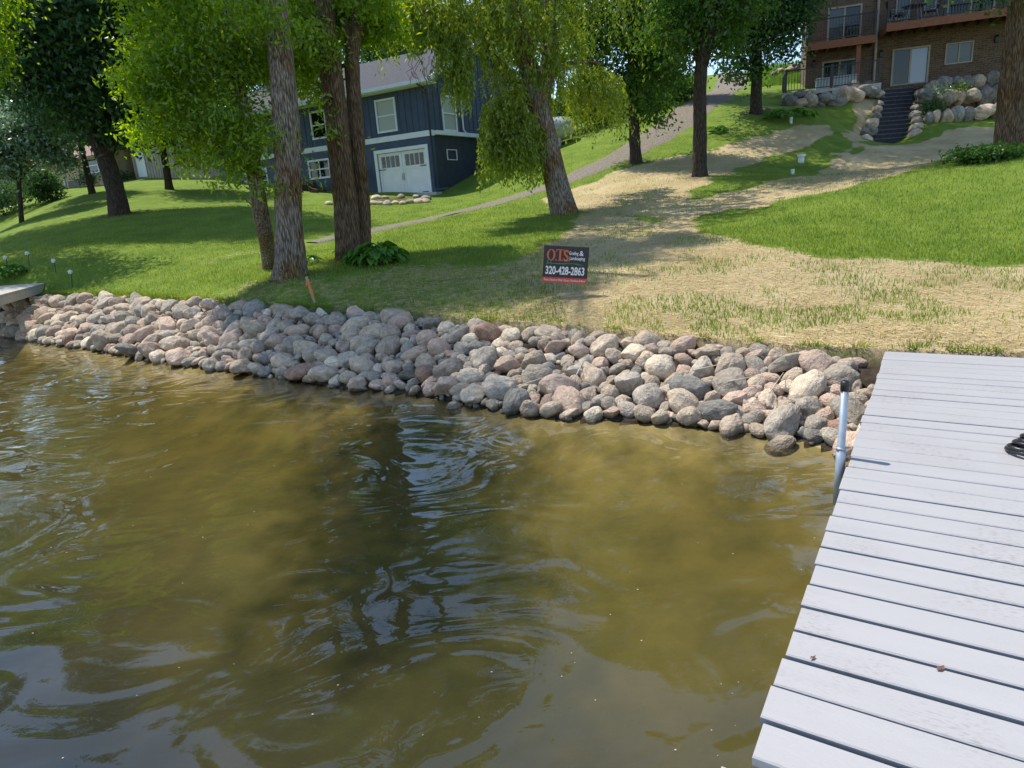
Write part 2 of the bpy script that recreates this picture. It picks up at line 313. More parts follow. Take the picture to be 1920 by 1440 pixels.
# worn soil round the tree feet and in the garden bed
for px_, py_, r_ in ((543, 517, .62), (512, 500, .35), (655, 487, .7), (1062, 399, .75), (1193, 304, .6), (1312, 330, .6), (1418, 210, .7), (226, 402, .9), (1893, 283, .8), (740, 377, 1.3)):
    q_ = gpix(px_, py_); SOIL = np.maximum(SOIL, .75*np.clip(1.4-np.hypot(GX-q_[0], (GY-q_[1])*1.1)/r_+(fbm(GX, GY, 2.5)-.5)*1.2, 0, 1))
idx = np.arange(GX.size).reshape(GX.shape)
Q = np.stack([idx[:-1, :-1], idx[:-1, 1:], idx[1:, 1:], idx[1:, :-1]], -1).reshape(-1, 4)
tq = ((tt_[:-1, :-1]+tt_[1:, 1:])/2).ravel()
def ground_mat():
    m = bpy.data.materials.new('lawn_ground'); m.use_nodes = True; n, l = m.node_tree.nodes, m.node_tree.links; p = n['Principled BSDF']; p.inputs['Roughness'].default_value = .95; p.inputs['Specular IOR Level'].default_value = .15
    t = n.new('ShaderNodeTexCoord')
    def noise(sc, det=6, rough=.6, st=(1, 1, 1), dist=0):
        mp = n.new('ShaderNodeMapping'); mp.inputs['Scale'].default_value = st; l.new(t.outputs['Object'], mp.inputs[0])
        z = n.new('ShaderNodeTexNoise'); z.inputs['Scale'].default_value = sc; z.inputs['Detail'].default_value = det; z.inputs['Roughness'].default_value = rough; z.inputs['Distortion'].default_value = dist
        l.new(mp.outputs[0], z.inputs['Vector']); return z.outputs[0]
    def ramp(x, a, b, ca, cb):
        r = n.new('ShaderNodeValToRGB'); r.color_ramp.elements[0].position = a; r.color_ramp.elements[1].position = b; r.color_ramp.elements[0].color = (*ca, 1); r.color_ramp.elements[1].color = (*cb, 1); l.new(x, r.inputs[0]); return r.outputs[0]
    def mix(f, a, b, bt='MIX'):
        q = n.new('ShaderNodeMix'); q.data_type = 'RGBA'; q.blend_type = bt
        if isinstance(f, float): q.inputs[0].default_value = f
        else: l.new(f, q.inputs[0])
        l.new(a, q.inputs[6]); l.new(b, q.inputs[7]); return q.outputs[2]
    g1 = ramp(noise(1.1, 7, .65), .32, .68, (.115, .19, .022), (.215, .285, .045))
    g2 = ramp(noise(42, 8, .8), .3, .7, (.35, .42, .3), (1.5, 1.45, 1.5))
    grass = mix(1.0, g1, g2, 'MULTIPLY')
    s1 = ramp(noise(.8, 5), .3, .7, (.40, .315, .165), (.60, .495, .30))
    s2 = ramp(noise(26, 9, .85, (1, 3, 1), 1.5), .34, .66, (.42, .38, .33), (1.45, 1.45, 1.4))
    straw = mix(1.0, s1, s2, 'MULTIPLY')
    at = n.new('ShaderNodeAttribute'); at.attribute_name = 'straw'
    pn = noise(4.2, 8, .75)
    ad = n.new('ShaderNodeMath'); ad.operation = 'MULTIPLY_ADD'; ad.inputs[1].default_value = 1.1; l.new(pn, ad.inputs[0])
    sb = n.new('ShaderNodeMath'); sb.operation = 'SUBTRACT'; l.new(at.outputs['Fac'], sb.inputs[0]); sb.inputs[1].default_value = .66; l.new(sb.outputs[0], ad.inputs[2])
    mr = n.new('ShaderNodeMapRange'); mr.inputs[1].default_value = .38; mr.inputs[2].default_value = .62; l.new(ad.outputs[0], mr.inputs[0])
    mu = n.new('ShaderNodeMath'); mu.operation = 'MULTIPLY'; l.new(mr.outputs[0], mu.inputs[0])
    gt = n.new('ShaderNodeMath'); gt.operation = 'GREATER_THAN'; gt.inputs[1].default_value = .02; l.new(at.outputs['Fac'], gt.inputs[0]); l.new(gt.outputs[0], mu.inputs[1])
    c = mix(mu.outputs[0], grass, straw)
    so_ = ramp(noise(7, 8), .3, .7, (.035, .025, .018), (.10, .075, .052))
    a2 = n.new('ShaderNodeAttribute'); a2.attribute_name = 'soil'
    c = mix(a2.outputs['Fac'], c, so_)
    l.new(c, p.inputs['Base Color'])
    b = n.new('ShaderNodeBump'); b.inputs['Distance'].default_value = .05; b.inputs['Strength'].default_value = .8; l.new(noise(26, 8, .75), b.inputs['Height']); l.new(b.outputs[0], p.inputs['Normal'])
    return m
GM = ground_mat()
BED = mat('lake_bed_sand', (.42, .34, .16), .95, col2=(.15, .125, .06), vscale=2.2, detail=9, bump=.03, bscale=6, spec=.1)
def sub(name, sel, m):
    q = Q[sel]; u, inv = np.unique(q, return_inverse=True); V = np.stack([GX.ravel()[u], GY.ravel()[u], GZ.ravel()[u]], -1)
    me = npmesh(name, V, inv.reshape(-1, 4), m, True)
    for an, arr in (('straw', MS), ('soil', SOIL)):
        a = me.attributes.new(an, 'FLOAT', 'POINT'); a.data.foreach_set('value', arr.ravel()[u].astype(np.float32))
    return obj(name, me, kind='structure')
sub('lawn_ground', tq > -.02, GM)
sub('lake_bed', tq <= -.02, BED)
# lake bed behind and below the viewer
MB().box(-70, 70, -60, -.55, -1.6, -1.25).build('lake_bed', BED, kind='structure')

# ------------------------------------------------------------ water
def water_mat():
    m = bpy.data.materials.new('lake_water'); m.use_nodes = True; n, l = m.node_tree.nodes, m.node_tree.links; n.clear()
    t = n.new('ShaderNodeTexCoord')
    def noise(sc, st, det, dist, rough=.5):
        mp = n.new('ShaderNodeMapping'); mp.inputs['Scale'].default_value = st; mp.inputs['Rotation'].default_value = (0, 0, .5); l.new(t.outputs['Object'], mp.inputs[0])
        z = n.new('ShaderNodeTexNoise'); z.inputs['Scale'].default_value = sc; z.inputs['Detail'].default_value = det; z.inputs['Distortion'].default_value = dist; z.inputs['Roughness'].default_value = rough; l.new(mp.outputs[0], z.inputs[0]); return z.outputs[0]
    def bump(h, d, prev=None):
        b = n.new('ShaderNodeBump'); b.inputs['Distance'].default_value = d; b.inputs['Strength'].default_value = 1; l.new(h, b.inputs['Height'])
        if prev: l.new(prev, b.inputs['Normal'])
        return b.outputs[0]
    b1 = bump(noise(.9, (1, 1.3, 1), 1.5, 2.6), .021)
    b2 = bump(noise(4.2, (.8, 1.3, 1), 3, 1.6), .0016, b1)
    fr = n.new('ShaderNodeFresnel'); fr.inputs['IOR'].default_value = 1.55; l.new(b2, fr.inputs['Normal'])
    gl = n.new('ShaderNodeBsdfGlossy'); gl.inputs['Roughness'].default_value = .0; gl.inputs['Color'].default_value = (1, 1, 1, 1); l.new(b2, gl.inputs['Normal'])
    tr = n.new('ShaderNodeBsdfTransparent'); tr.inputs['Color'].default_value = (.97, .96, .86, 1)
    df = n.new('ShaderNodeBsdfDiffuse'); 
    zc = n.new('ShaderNodeValToRGB'); zc.color_ramp.elements[0].position = .3; zc.color_ramp.elements[1].position = .7; zc.color_ramp.elements[0].color = (.076, .067, .020, 1); zc.color_ramp.elements[1].color = (.122, .104, .034, 1)
    l.new(noise(.7, (1, 1, 1), 7, .5, .6), zc.inputs[0]); dk = n.new('ShaderNodeAttribute'); dk.attribute_name = 'depth'; dm = n.new('ShaderNodeMapRange'); dm.inputs[1].default_value = .53; dm.inputs[2].default_value = .68; l.new(dk.outputs['Fac'], dm.inputs[0])
    dx = n.new('ShaderNodeMix'); dx.data_type = 'RGBA'; dx.inputs[7].default_value = (.010, .015, .014, 1); l.new(dm.outputs[0], dx.inputs[0]); l.new(zc.outputs[0], dx.inputs[6]); l.new(dx.outputs[2], df.inputs[0])
    a = n.new('ShaderNodeMixShader'); a.inputs[0].default_value = .5; l.new(tr.outputs[0], a.inputs[1]); l.new(df.outputs[0], a.inputs[2])
    # clearer where the water is shallow: the murk gathers over depth
    at = n.new('ShaderNodeAttribute'); at.attribute_name = 'depth'
    mr = n.new('ShaderNodeMapRange'); mr.inputs[1].default_value = 0; mr.inputs[2].default_value = .8; mr.inputs[3].default_value = .0; mr.inputs[4].default_value = .93; l.new(at.outputs['Fac'], mr.inputs[0]); l.new(mr.outputs[0], a.inputs[0])
    b = n.new('ShaderNodeMixShader'); l.new(fr.outputs[0], b.inputs[0]); l.new(a.outputs[0], b.inputs[1]); l.new(gl.outputs[0], b.inputs[2])
    o = n.new('ShaderNodeOutputMaterial'); l.new(b.outputs[0], o.inputs[0])
    va = n.new('ShaderNodeVolumeAbsorption'); va.inputs['Color'].default_value = (.74, .66, .2, 1); va.inputs['Density'].default_value = 1.0; l.new(va.outputs[0], o.inputs['Volume'])
    return m
nx, ny = 160, 160
gx = np.linspace(-70, 70, nx); gx = np.sign(gx)*(np.abs(gx)/70)**2*70; gy = np.linspace(0, 1, ny)**1.6*115-55
gx = np.unique(np.r_[np.linspace(-70, -16, 30), np.linspace(-16, 9, 160), np.linspace(9, 60, 24)]); gy = np.unique(np.r_[np.linspace(-55, 0, 20), np.linspace(0, 20, 140), np.linspace(20, 50, 20)])
WX, WY = np.meshgrid(gx, gy); wi = np.arange(WX.size).reshape(WX.shape); nv = WX.size
top = np.stack([wi[:-1, :-1], wi[:-1, 1:], wi[1:, 1:], wi[1:, :-1]], -1).reshape(-1, 4)
bot = (top+nv)[:, ::-1]
ring = np.r_[wi[0, :], wi[1:, -1], wi[-1, -2::-1], wi[-2:0:-1, 0]]; rn = np.roll(ring, -1)
side = np.stack([ring+nv, rn+nv, rn, ring], -1)
V = np.r_[np.stack([WX.ravel(), WY.ravel(), np.zeros(nv)], -1), np.stack([WX.ravel(), WY.ravel(), np.full(nv, -2.2)], -1)]
wm = npmesh('lake_water', V, [top, bot, side], water_mat(), True)
dep = np.clip(-G(V[:, 0], V[:, 1]), 0, 3); a = wm.attributes.new('depth', 'FLOAT', 'POINT'); a.data.foreach_set('value', dep.astype(np.float32))
obj('lake_water', wm, kind='structure')

# ------------------------------------------------------------ gravel driveway
DW = [(560, 462, .5), (660, 440, .7), (740, 424, .8), (800, 410, .95), (860, 398, 1.1), (930, 379, 1.25), (1000, 361, 1.35), (1060, 341, 1.5), (1120, 312, 1.6), (1180, 284, 1.7), (1240, 247, 1.9), (1290, 214, 2.1), (1330, 187, 2.2), (1365, 167, 2.3)]
dpts = [gpix(x, y, 8)[:2] for x, y, w in DW]; dw = [w for *_, w in DW]
dpts.append(dpts[-1]+np.array([3, 8.])); dw.append(2.4); dpts.append(dpts[-1]+np.array([6, 20.])); dw.append(2.4)
dpts = np.array(dpts); cum = np.r_[0, np.cumsum(np.linalg.norm(np.diff(dpts, axis=0), axis=1))]; ss = np.linspace(0, cum[-1], 260)
cx = np.interp(ss, cum, dpts[:, 0]); cy = np.interp(ss, cum, dpts[:, 1]); cw = np.interp(ss, cum, dw)
k = np.ones(15)/15; pad = lambda v: np.convolve(np.pad(v, 7, 'edge'), k, 'valid'); cx, cy = pad(cx), pad(cy)
tx, ty = np.gradient(cx), np.gradient(cy); tl = np.hypot(tx, ty); nxv, nyv = -ty/tl, tx/tl
rows = []
for j, s_ in enumerate(np.linspace(-1, 1, 9)):
    jit = (np.interp(ss, ss[::4], rng.normal(0, .10, len(ss[::4]))) if abs(s_) > .9 else 0)
    cw_ = cw*.86; X_ = cx+nxv*(s_*cw_/2+jit); Y_ = cy+nyv*(s_*cw_/2+jit); rows.append(np.stack([X_, Y_, G(X_, Y_)+.03-.028*(abs(s_) > .9)], -1))
V = np.stack(rows, 1); ii = np.arange(V.shape[0]*9).reshape(-1, 9); Fq = np.stack([ii[:-1, :-1], ii[:-1, 1:], ii[1:, 1:], ii[1:, :-1]], -1).reshape(-1, 4)
GRV = mat('gravel', (.29, .25, .20), .95, col2=(.15, .13, .10), vscale=20, detail=9, bump=.03, bscale=30, spec=.1)
obj('gravel_path', npmesh('gravel_path', V.reshape(-1, 3), Fq, GRV, True), kind='structure')
DRIVE = np.c_[cx, cy]

# ------------------------------------------------------------ grass blades and straw fibres
def blades(N, gen, L, Wd, matn, name, label, flat=False, lean=.5, zoff=0.0):
    x, y = gen(N); n = len(x); z = G(x, y)+zoff
    a = rng.uniform(0, 2*np.pi, n); ln = rng.uniform(*L, n); w = rng.uniform(*Wd, n)
    if flat:
        dx, dy, dz = np.cos(a), np.sin(a), rng.uniform(-.02, .08, n)
        wx, wy, wz = -np.sin(a), np.cos(a), rng.normal(0, .3, n)
    else:
        q = rng.uniform(0, lean, n); dx, dy, dz = np.cos(a)*q, np.sin(a)*q, np.ones(n)
        b = rng.uniform(0, 2*np.pi, n); wx, wy, wz = np.cos(b), np.sin(b), np.zeros(n)
    P = np.stack([x, y, z], -1); Wv = np.stack([wx, wy, wz], -1)*w[:, None]/2; Dv = np.stack([dx, dy, dz], -1)*ln[:, None]
    if flat:
        P = P-Dv*.5; P[:, 2] = z+rng.uniform(.002, .02, n); V = np.stack([P-Wv, P+Wv, P+Dv+Wv*.6, P+Dv-Wv*.6], 1).reshape(-1, 3); Fc = np.arange(4*n).reshape(-1, 4)
    else:
        V = np.stack([P-Wv, P+Wv, P+Dv], 1).reshape(-1, 3); Fc = np.arange(3*n).reshape(-1, 3)
    return obj(name, npmesh(name, V, Fc, M[matn]), label=label, cat='grass' if not flat else 'straw', kind='stuff')
def cand(N, rmin, rmax, p=1.0, amin=-50, amax=48):
    a = np.radians(rng.uniform(amin, amax, N)); u = rng.random(N); r = rmin*(rmax/rmin)**u; return r*np.sin(a), r*np.cos(a)
def gen_grass(N):
    x, y = cand(N, 5, 30); yt = np.interp(x, TTx, TTy); m = smask(x, y); ok = y > yt+.03
    keep = rng.random(len(x)) < np.where(m > .8, np.clip((fbm(x, y, 1.1)-.48)*6, .04, .9)*.6, np.where(m > .35, .55, 1))
    keep &= segd(x, y, DRIVE[::8], False) > .65
    return x[ok & keep], y[ok & keep]
blades(420000, gen_grass, (.03, .075), (.006, .014), 'grass', 'lawn_grass', 'short sunlit green grass blades covering the sloping lawn')
def gen_straw(N):
    x, y = cand(N, 5, 24); yt = np.interp(x, TTx, TTy); m = smask(x, y); ok = (y > yt-.02) & (m > .4)
    keep = rng.random(len(x)) < np.clip(1.3-1.6*np.clip((fbm(x, y, 1.1)-.42)*4, 0, .8), 0, 1); return x[ok & keep], y[ok & keep]
blades(270000, gen_straw, (.04, .13), (.003, .006), 'straw', 'straw_mulch', 'pale yellow straw fibres strewn over newly seeded soil', flat=True)
# ragged tufts of longer grass hanging over the top of the rock bank
def gen_edge(N):
    x = rng.uniform(-17, 6, N); y = np.interp(x, TTx, TTy)+rng.normal(.0, .05, N)+.03; ok = fbm(x, y, 1.7) > np.interp(x, [-8, -2, 1, 4], [.40, .46, .56, .62]); return x[ok], y[ok]
blades(15000, gen_edge, (.04, .09), (.006, .012), 'grass', 'edge_grass', 'ragged longer grass fringing the top of the rock bank', lean=1.2)
def gen_field(N):
    x, y = cand(N, 42, 75, amin=-10, amax=35); ok = segd(x, y, DRIVE[::8], False) > 1.8; ok &= G(x, y) > 7.2; return x[ok], y[ok]
blades(60000, gen_field, (.3, .7), (.02, .05), 'field', 'field_crop', 'tall pale green field grass along the hilltop')

# ------------------------------------------------------------ rocks
def ico(sub):
    import bmesh
    bm = bmesh.new(); bmesh.ops.create_icosphere(bm, subdivisions=sub, radius=1); v = np.array([p.co[:] for p in bm.verts]); f = np.array([[q.index for q in p.verts] for p in bm.faces]); bm.free(); return v, f
IV, IF = ico(4); IVs, IFs = ico(2)
def rockverts(seed, ang, base=None):
    r = np.random.default_rng(seed); v = (IV if base is None else base).copy()
    k = 10 if ang else 5
    for _ in range(k):
        nrm = r.normal(size=3); nrm /= np.linalg.norm(nrm); d = r.uniform(.62, .84) if ang else r.uniform(.78, .95)
        s = v@nrm; o = np.maximum(s-d, 0); v -= nrm*(o*(.9 if ang else .7))[:, None]
    for s_, am in ((1.3, .10), (3.1, .04), (7, .017), (15, .008)):
        ph = r.uniform(0, 6, 9); K = r.normal(size=(3, 3))*s_
        dd = np.sin(v@K[0]+ph[0])*np.sin(v@K[1]+ph[1])+.6*np.sin(v@K[2]*1.7+ph[2]); v = v*(1+am*dd)[:, None]
    return v
def rockmat(name, c1, c2, speck=.35):
    m = mat(name, c1, .85, col2=c2, vscale=2.6, detail=8, bump=.02, bscale=5, rnd=.22, spec=.25)
    n, l = m.node_tree.nodes, m.node_tree.links; p = n['Principled BSDF']; src = p.inputs['Base Color'].links[0].from_socket
    t = n.new('ShaderNodeTexCoord'); z = n.new('ShaderNodeTexNoise'); z.inputs['Scale'].default_value = 22; z.inputs['Detail'].default_value = 4; z.inputs['Roughness'].default_value = .8; l.new(t.outputs['Object'], z.inputs[0])
    r = n.new('ShaderNodeValToRGB'); r.color_ramp.elements[0].position = .38; r.color_ramp.elements[1].position = .62; r.color_ramp.elements[0].color = (1-speck, 1-speck, 1-speck, 1); r.color_ramp.elements[1].color = (1+speck, 1+speck, 1+speck, 1)
    l.new(z.outputs[0], r.inputs[0]); mm = n.new('ShaderNodeMix'); mm.data_type = 'RGBA'; mm.blend_type = 'MULTIPLY'; mm.inputs[0].default_value = 1
    l.new(src, mm.inputs[6]); l.new(r.outputs[0], mm.inputs[7]); last = mm.outputs[2]
    ge = n.new('ShaderNodeNewGeometry'); sx_ = n.new('ShaderNodeSeparateXYZ'); l.new(ge.outputs['Position'], sx_.inputs[0]); zz = n.new('ShaderNodeMath'); zz.operation = 'MULTIPLY_ADD'; zz.inputs[1].default_value = -.05; l.new(z.outputs[0], zz.inputs[0]); l.new(sx_.outputs[2], zz.inputs[2])
    wr_ = n.new('ShaderNodeMapRange'); wr_.inputs[1].default_value = .0; wr_.inputs[2].default_value = .03; wr_.inputs[3].default_value = .5; wr_.inputs[4].default_value = 1; l.new(zz.outputs[0], wr_.inputs[0])
    m3 = n.new('ShaderNodeMix'); m3.data_type = 'RGBA'; m3.blend_type = 'MULTIPLY'; m3.inputs[0].default_value = 1; l.new(last, m3.inputs[6]); l.new(wr_.outputs[0], m3.inputs[7]); l.new(m3.outputs[2], p.inputs['Base Color'])
    wq = n.new('ShaderNodeMapRange'); wq.inputs[1].default_value = .0; wq.inputs[2].default_value = .03; wq.inputs[3].default_value = .25; wq.inputs[4].default_value = .85; l.new(zz.outputs[0], wq.inputs[0]); l.new(wq.outputs[0], p.inputs['Roughness']); return m
RK = [('tan', rockmat('tan_granite', (0.534, 0.424, 0.308), (0.355, 0.273, 0.195)), .33), ('pinkish', rockmat('pink_granite', (0.534, 0.390, 0.289), (0.376, 0.268, 0.200)), .2),
      ('grey', rockmat('grey_granite', (0.454, 0.384, 0.298), (0.281, 0.239, 0.186)), .27), ('pale beige', rockmat('beige_stone', (0.702, 0.579, 0.421), (0.493, 0.392, 0.281)), .11),
      ('rusty red', rockmat('red_stone', (0.424, 0.268, 0.187), (0.286, 0.177, 0.125)), .03), ('blue-grey', rockmat('slate_stone', (0.316, 0.288, 0.239), (0.187, 0.173, 0.146)), .06)]
SHADEROCK = rockmat('shaded_boulder', (.25, .23, .20), (.13, .125, .11))  # darker copy of the rock colours: shade on the landscape boulders painted in
RP = np.array([r[2] for r in RK]); RP /= RP.sum()
RMESH = {}
for sh, ang in (('rounded', 0), ('angular', 1)):
    for k in range(9):
        v = rockverts(100*ang+k, ang)
        for ci, (cn, cm, _) in enumerate(RK+[('dark_tint', SHADEROCK, 0)]): RMESH[sh, k, ci] = npmesh('rock', v, IF, cm, True)
def bankpt(x, v): # v: 0 waterline .. 1 top
    yw = np.interp(x, WLx, WLy); yt = np.interp(x, TTx, TTy); return yw+(yt-yw)*v
rocks = []  # x,y,z,r
cell = {}
_E0 = atz(1660, 658, .45); _E1 = atz(1405, 1416, .45); _e = (_E0-_E1)[:2]/np.linalg.norm(_E0-_E1)
def tryadd(x, y, z, r, f):
    lx, ly = (x-_E1[0])*_e[1]-(y-_E1[1])*_e[0], (x-_E1[0])*_e[0]+(y-_E1[1])*_e[1]
    if lx > -r-.12 and ly < np.linalg.norm(_E0-_E1)+r+.02 and z+r > .30: return False
    if lx > .1 and z+r > .1: return False
    cx_, cy_ = int(x//.6), int(y//.6)
    for i in (-1, 0, 1):
        for j in (-1, 0, 1):
            for (a, b, c, s) in cell.get((cx_+i, cy_+j), ()):
                if (a-x)**2+(b-y)**2+(c-z)**2 < (f*(r+s))**2: return False
    cell.setdefault((cx_, cy_), []).append((x, y, z, r)); rocks.append((x, y, z, r)); return True
XR = (-17.5, 5.5)
def rscale(x, y): return np.interp(np.hypot(x, y), [4, 7, 12, 20], [.84, .93, 1.08, 1.2])
for f, n_, lo, hi in ((.80, 800, .145, .175), (.80, 24000, .083, .125), (.78, 20000, .06, .09)):
    for _ in range(n_):
        x = random.uniform(*XR); v = random.uniform(.0, .94)
        if v > .82 and (random.random() < .3 or lo > .15): continue
        y = float(bankpt(x, v)); r = random.uniform(lo, hi)*float(rscale(x, y))
        tryadd(x, y, H(x, y)+r*.42, r, f)
nb = len(rocks)
for _ in range(8): # sunken stones just off the bank
    x = random.uniform(-3, 3.0); y = float(bankpt(x, 0))-random.uniform(.02, .2); r = random.uniform(.07, .11); tryadd(x, y, H(x, y)+r*.25, r, .85)
for x, y in [atz(1465, 815, 0)[:2], atz(1375, 818, -.1)[:2], atz(1540, 835, -.05)[:2]]: tryadd(x, y, H(x, y)+.06, .17, .5)
print('rocks', len(rocks), nb)
ORD = ['', 'second', 'third', 'fourth', 'fifth', 'sixth', 'seventh', 'eighth', 'ninth', 'tenth', 'eleventh', 'twelfth']
def zone(px):
    for lim, t in ((130, 'below the left dock'), (330, 'right of the solar lights'), (480, 'left of the twin trunks'), (640, 'below the orange stake'), (800, 'below the hosta clump'), (980, 'left of the lawn sign'), (1120, 'below the lawn sign'), (1290, 'right of the lawn sign'), (1500, 'left of the dock pole')):
        if px < lim: return t
    return 'beside the white dock'
def vof(x, y): return (y-np.interp(x, WLx, WLy))/(np.interp(x, TTx, TTy)-np.interp(x, WLx, WLy))
def row(v): return 'in the water' if v < -.04 else 'at the waterline' if v < .17 else 'in the lower rows' if v < .45 else 'in the upper rows' if v < .8 else 'along the top edge'
info = []
for (x, y, z, r) in rocks:
    px, py = proj((x, y, z)); dist = math.sqrt(x*x+y*y+(z-EYE)**2); vis = -20 < px < 1940 and not (px > 1650 and y < 5.6 and x > 2.9)
    ci = int(rng.choice(len(RK), p=RP)); sh = 'rounded' if rng.random() < .58 else 'angular'
    info.append(dict(p=(x, y, z), r=r, px=px, py=py, s=(r/dist if vis else 0), ci=ci, sh=sh, k=int(rng.integers(9)), e=tuple(rng.uniform(0, 6.28, 3)*[.12, .12, 1]),
                     sc=(rng.uniform(1.0, 1.45), rng.uniform(.85, 1.1), rng.uniform(.62, .95))))
info.sort(key=lambda d: -d['s']); big, rest = info[:300], info[300:]
fam = {}
for d in big:
    dist = np.hypot(d['p'][0], d['p'][1]); sz = 'large' if d['r']/rscale(*d['p'][:2]) > .15 else 'small' if d['r']/rscale(*d['p'][:2]) < .09 else ''
    d['lab'] = (sz+' ' if sz else '')+RK[d['ci']][0]+' '+d['sh']+' rock '+row(vof(*d['p'][:2]))+' '+zone(d['px']); fam.setdefault(d['lab'], []).append(d)
for lab, L in fam.items():
    L.sort(key=lambda d: d['px'])
    if len(L) > 1:
        for i, d in enumerate(L): d['lab'] = lab+', '+(['leftmost', 'second', 'third', 'fourth', 'fifth', 'sixth', 'seventh', 'eighth', 'ninth', 'tenth', 'eleventh', 'twelfth'][i])+(' such' if i == 0 else ' one')
def place_rock(d):
    o = link(bpy.data.objects.new('shore_rock', RMESH[d['sh'], d['k'], d['ci']])); o.location = d['p']; r = d['r']; o.scale = (r*d['sc'][0], r*d['sc'][1], r*d['sc'][2]); o.rotation_euler = d['e']; return o
for d in big: tag(place_rock(d), d['lab'], 'rock', 'rocks of the shoreline bank')
# the rest of the bank: one mass
Vs, Fs, mi, off = [], [], [], 0
def eul(e):
    return np.array(Matrix(((1, 0, 0), (0, 1, 0), (0, 0, 1))) if 0 else (Matrix.Rotation(e[2], 3, 'Z')@Matrix.Rotation(e[1], 3, 'Y')@Matrix.Rotation(e[0], 3, 'X')))
extra = []
for _ in range(1900):   # small fill stones between the boulders
    x = random.uniform(-16, 4.2); v = random.uniform(-.02, .98); y = float(bankpt(x, v)); extra.append((x, y, H(x, y)+.01, random.uniform(.025, .06)))
for d in rest:
    v = rockverts(d['k']+(100 if d['sh'] == 'angular' else 0), d['sh'] == 'angular', IV)*np.array(d['sc'])*d['r']; v = v@eul(d['e']).T+np.array(d['p']); Vs.append(v); Fs.append(IF+off); off += len(v); mi += [d['ci']]*len(IF)
small = [rockverts(900+k, k % 2, IVs) for k in range(8)]
for (x, y, z, r) in extra:
    v = small[random.randrange(8)]*np.array([1.2, 1, .7])*r; v = v@eul((random.random(), random.random(), random.random()*6)).T+np.array([x, y, z]); Vs.append(v); Fs.append(IFs+off); off += len(v); mi += [random.choice([0, 0, 2, 2, 5, 1, 3])]*len(IFs)
me = npmesh('rock_fill', np.concatenate(Vs), np.concatenate(Fs), [r[1] for r in RK], True, mi)
obj('rock_fill', me, label='smaller stones wedged between the larger rocks of the bank', cat='rocks', kind='stuff')

# ------------------------------------------------------------ dry reed stalks among rocks
for k, (px, py, L, a) in enumerate([(60, 625, .5, .2), (560, 650, .5, 1.4), (575, 690, .45, .5), (700, 670, .35, 1.0), (810, 660, .4, .7), (640, 705, .5, -.1), (985, 735, .5, .1), (1075, 700, .4, .8), (1090, 720, .35, 1.2), (1010, 745, .45, .25), (1340, 720, .4, -.2), (1455, 755, .4, .9), (1395, 745, .3, -.5), (860, 640, .3, .3)]):
    p = gpix(px, py); z = p[2]+.17; dx, dy = math.cos(a)*L/2, math.sin(a)*L/2
    b = MB().tube([(-dx, -dy, -.03), (0, 0, .01), (dx, dy, .05)], [.006, .005, .002], 5)
    o = b.build('reed_stalk', M['reed'], label='dry reed stalk on the rocks '+('near the water ' if py > 690 else 'halfway up ')+zone(px)+{1090: ', upper one', 1010: ', lower one', 1395: ', left one', 1455: ', right one', 575: ', lower one', 1075: ', left one', 860: ', upper one'}.get(px, ''), cat='reed', group='dry reeds among the rocks'); o.location = (p[0], p[1], z)

# ------------------------------------------------------------ main dock
DZ = .45
E0 = atz(1660, 658, DZ); E1 = atz(1405, 1416, DZ); ed = (E0-E1)/np.linalg.norm(E0-E1); DL = float(np.linalg.norm(E0-E1))
yaw = math.atan2(ed[1], ed[0])-math.pi/2
dock = empty('lake_dock', (float(E1[0]), float(E1[1]), DZ), yaw, label='white painted plank dock running from the lake to the bank, with steel pole', cat='dock')
# local: x to the right across the planks, y along the dock towards shore
def dockpaint():
    m = mat('dock_paint', (.385, .37, .365), .45, var=.025, vscale=1.2, bump=.0015, bscale=30, stretch=(1, 9, 1), spec=.4)
    n, l = m.node_tree.nodes, m.node_tree.links; p = n['Principled BSDF']; src = p.inputs['Base Color'].links[0].from_socket
    t = n.new('ShaderNodeTexCoord')
    z = n.new('ShaderNodeTexNoise'); z.inputs['Scale'].default_value = 2.1; z.inputs['Detail'].default_value = 3; l.new(t.outputs['Object'], z.inputs[0])
    z2 = n.new('ShaderNodeTexNoise'); z2.inputs['Scale'].default_value = 38; z2.inputs['Detail'].default_value = 6; mp = n.new('ShaderNodeMapping'); mp.inputs['Scale'].default_value = (1, 3, 1); l.new(t.outputs['Object'], mp.inputs[0]); l.new(mp.outputs[0], z2.inputs[0])
    r1 = n.new('ShaderNodeValToRGB'); r1.color_ramp.elements[0].position = .48; r1.color_ramp.elements[1].position = .66; l.new(z.outputs[0], r1.inputs[0])
    r2 = n.new('ShaderNodeValToRGB'); r2.color_ramp.elements[0].position = .5; r2.color_ramp.elements[1].position = .64; l.new(z2.outputs[0], r2.inputs[0])
    mu = n.new('ShaderNodeMath'); mu.operation = 'MULTIPLY'; l.new(r1.outputs[0], mu.inputs[0]); l.new(r2.outputs[0], mu.inputs[1])
    m2 = n.new('ShaderNodeMath'); m2.operation = 'MULTIPLY'; m2.inputs[1].default_value = .5; l.new(mu.outputs[0], m2.inputs[0])
    mm = n.new('ShaderNodeMix'); mm.data_type = 'RGBA'; mm.inputs[7].default_value = (.19, .16, .13, 1); l.new(m2.outputs[0], mm.inputs[0]); l.new(src, mm.inputs[6]); l.new(mm.outputs[2], p.inputs['Base Color']); return m
DP = dockpaint()
PW = .163; WID = 2.3; b = MB(); y = 0.0; k = 0
while y < DL-.02:
    g = random.choice([.009, .011, .014, .020]); w = min(PW-g, DL-y); e = random.uniform(-.008, .008); zt = random.uniform(-.0015, .0015)
    nseg = 1
    b.box(e, WID+random.uniform(-.01, .01), y, y+w, -.036+zt, zt, .005); y += PW
b.build('deck', DP, dock)
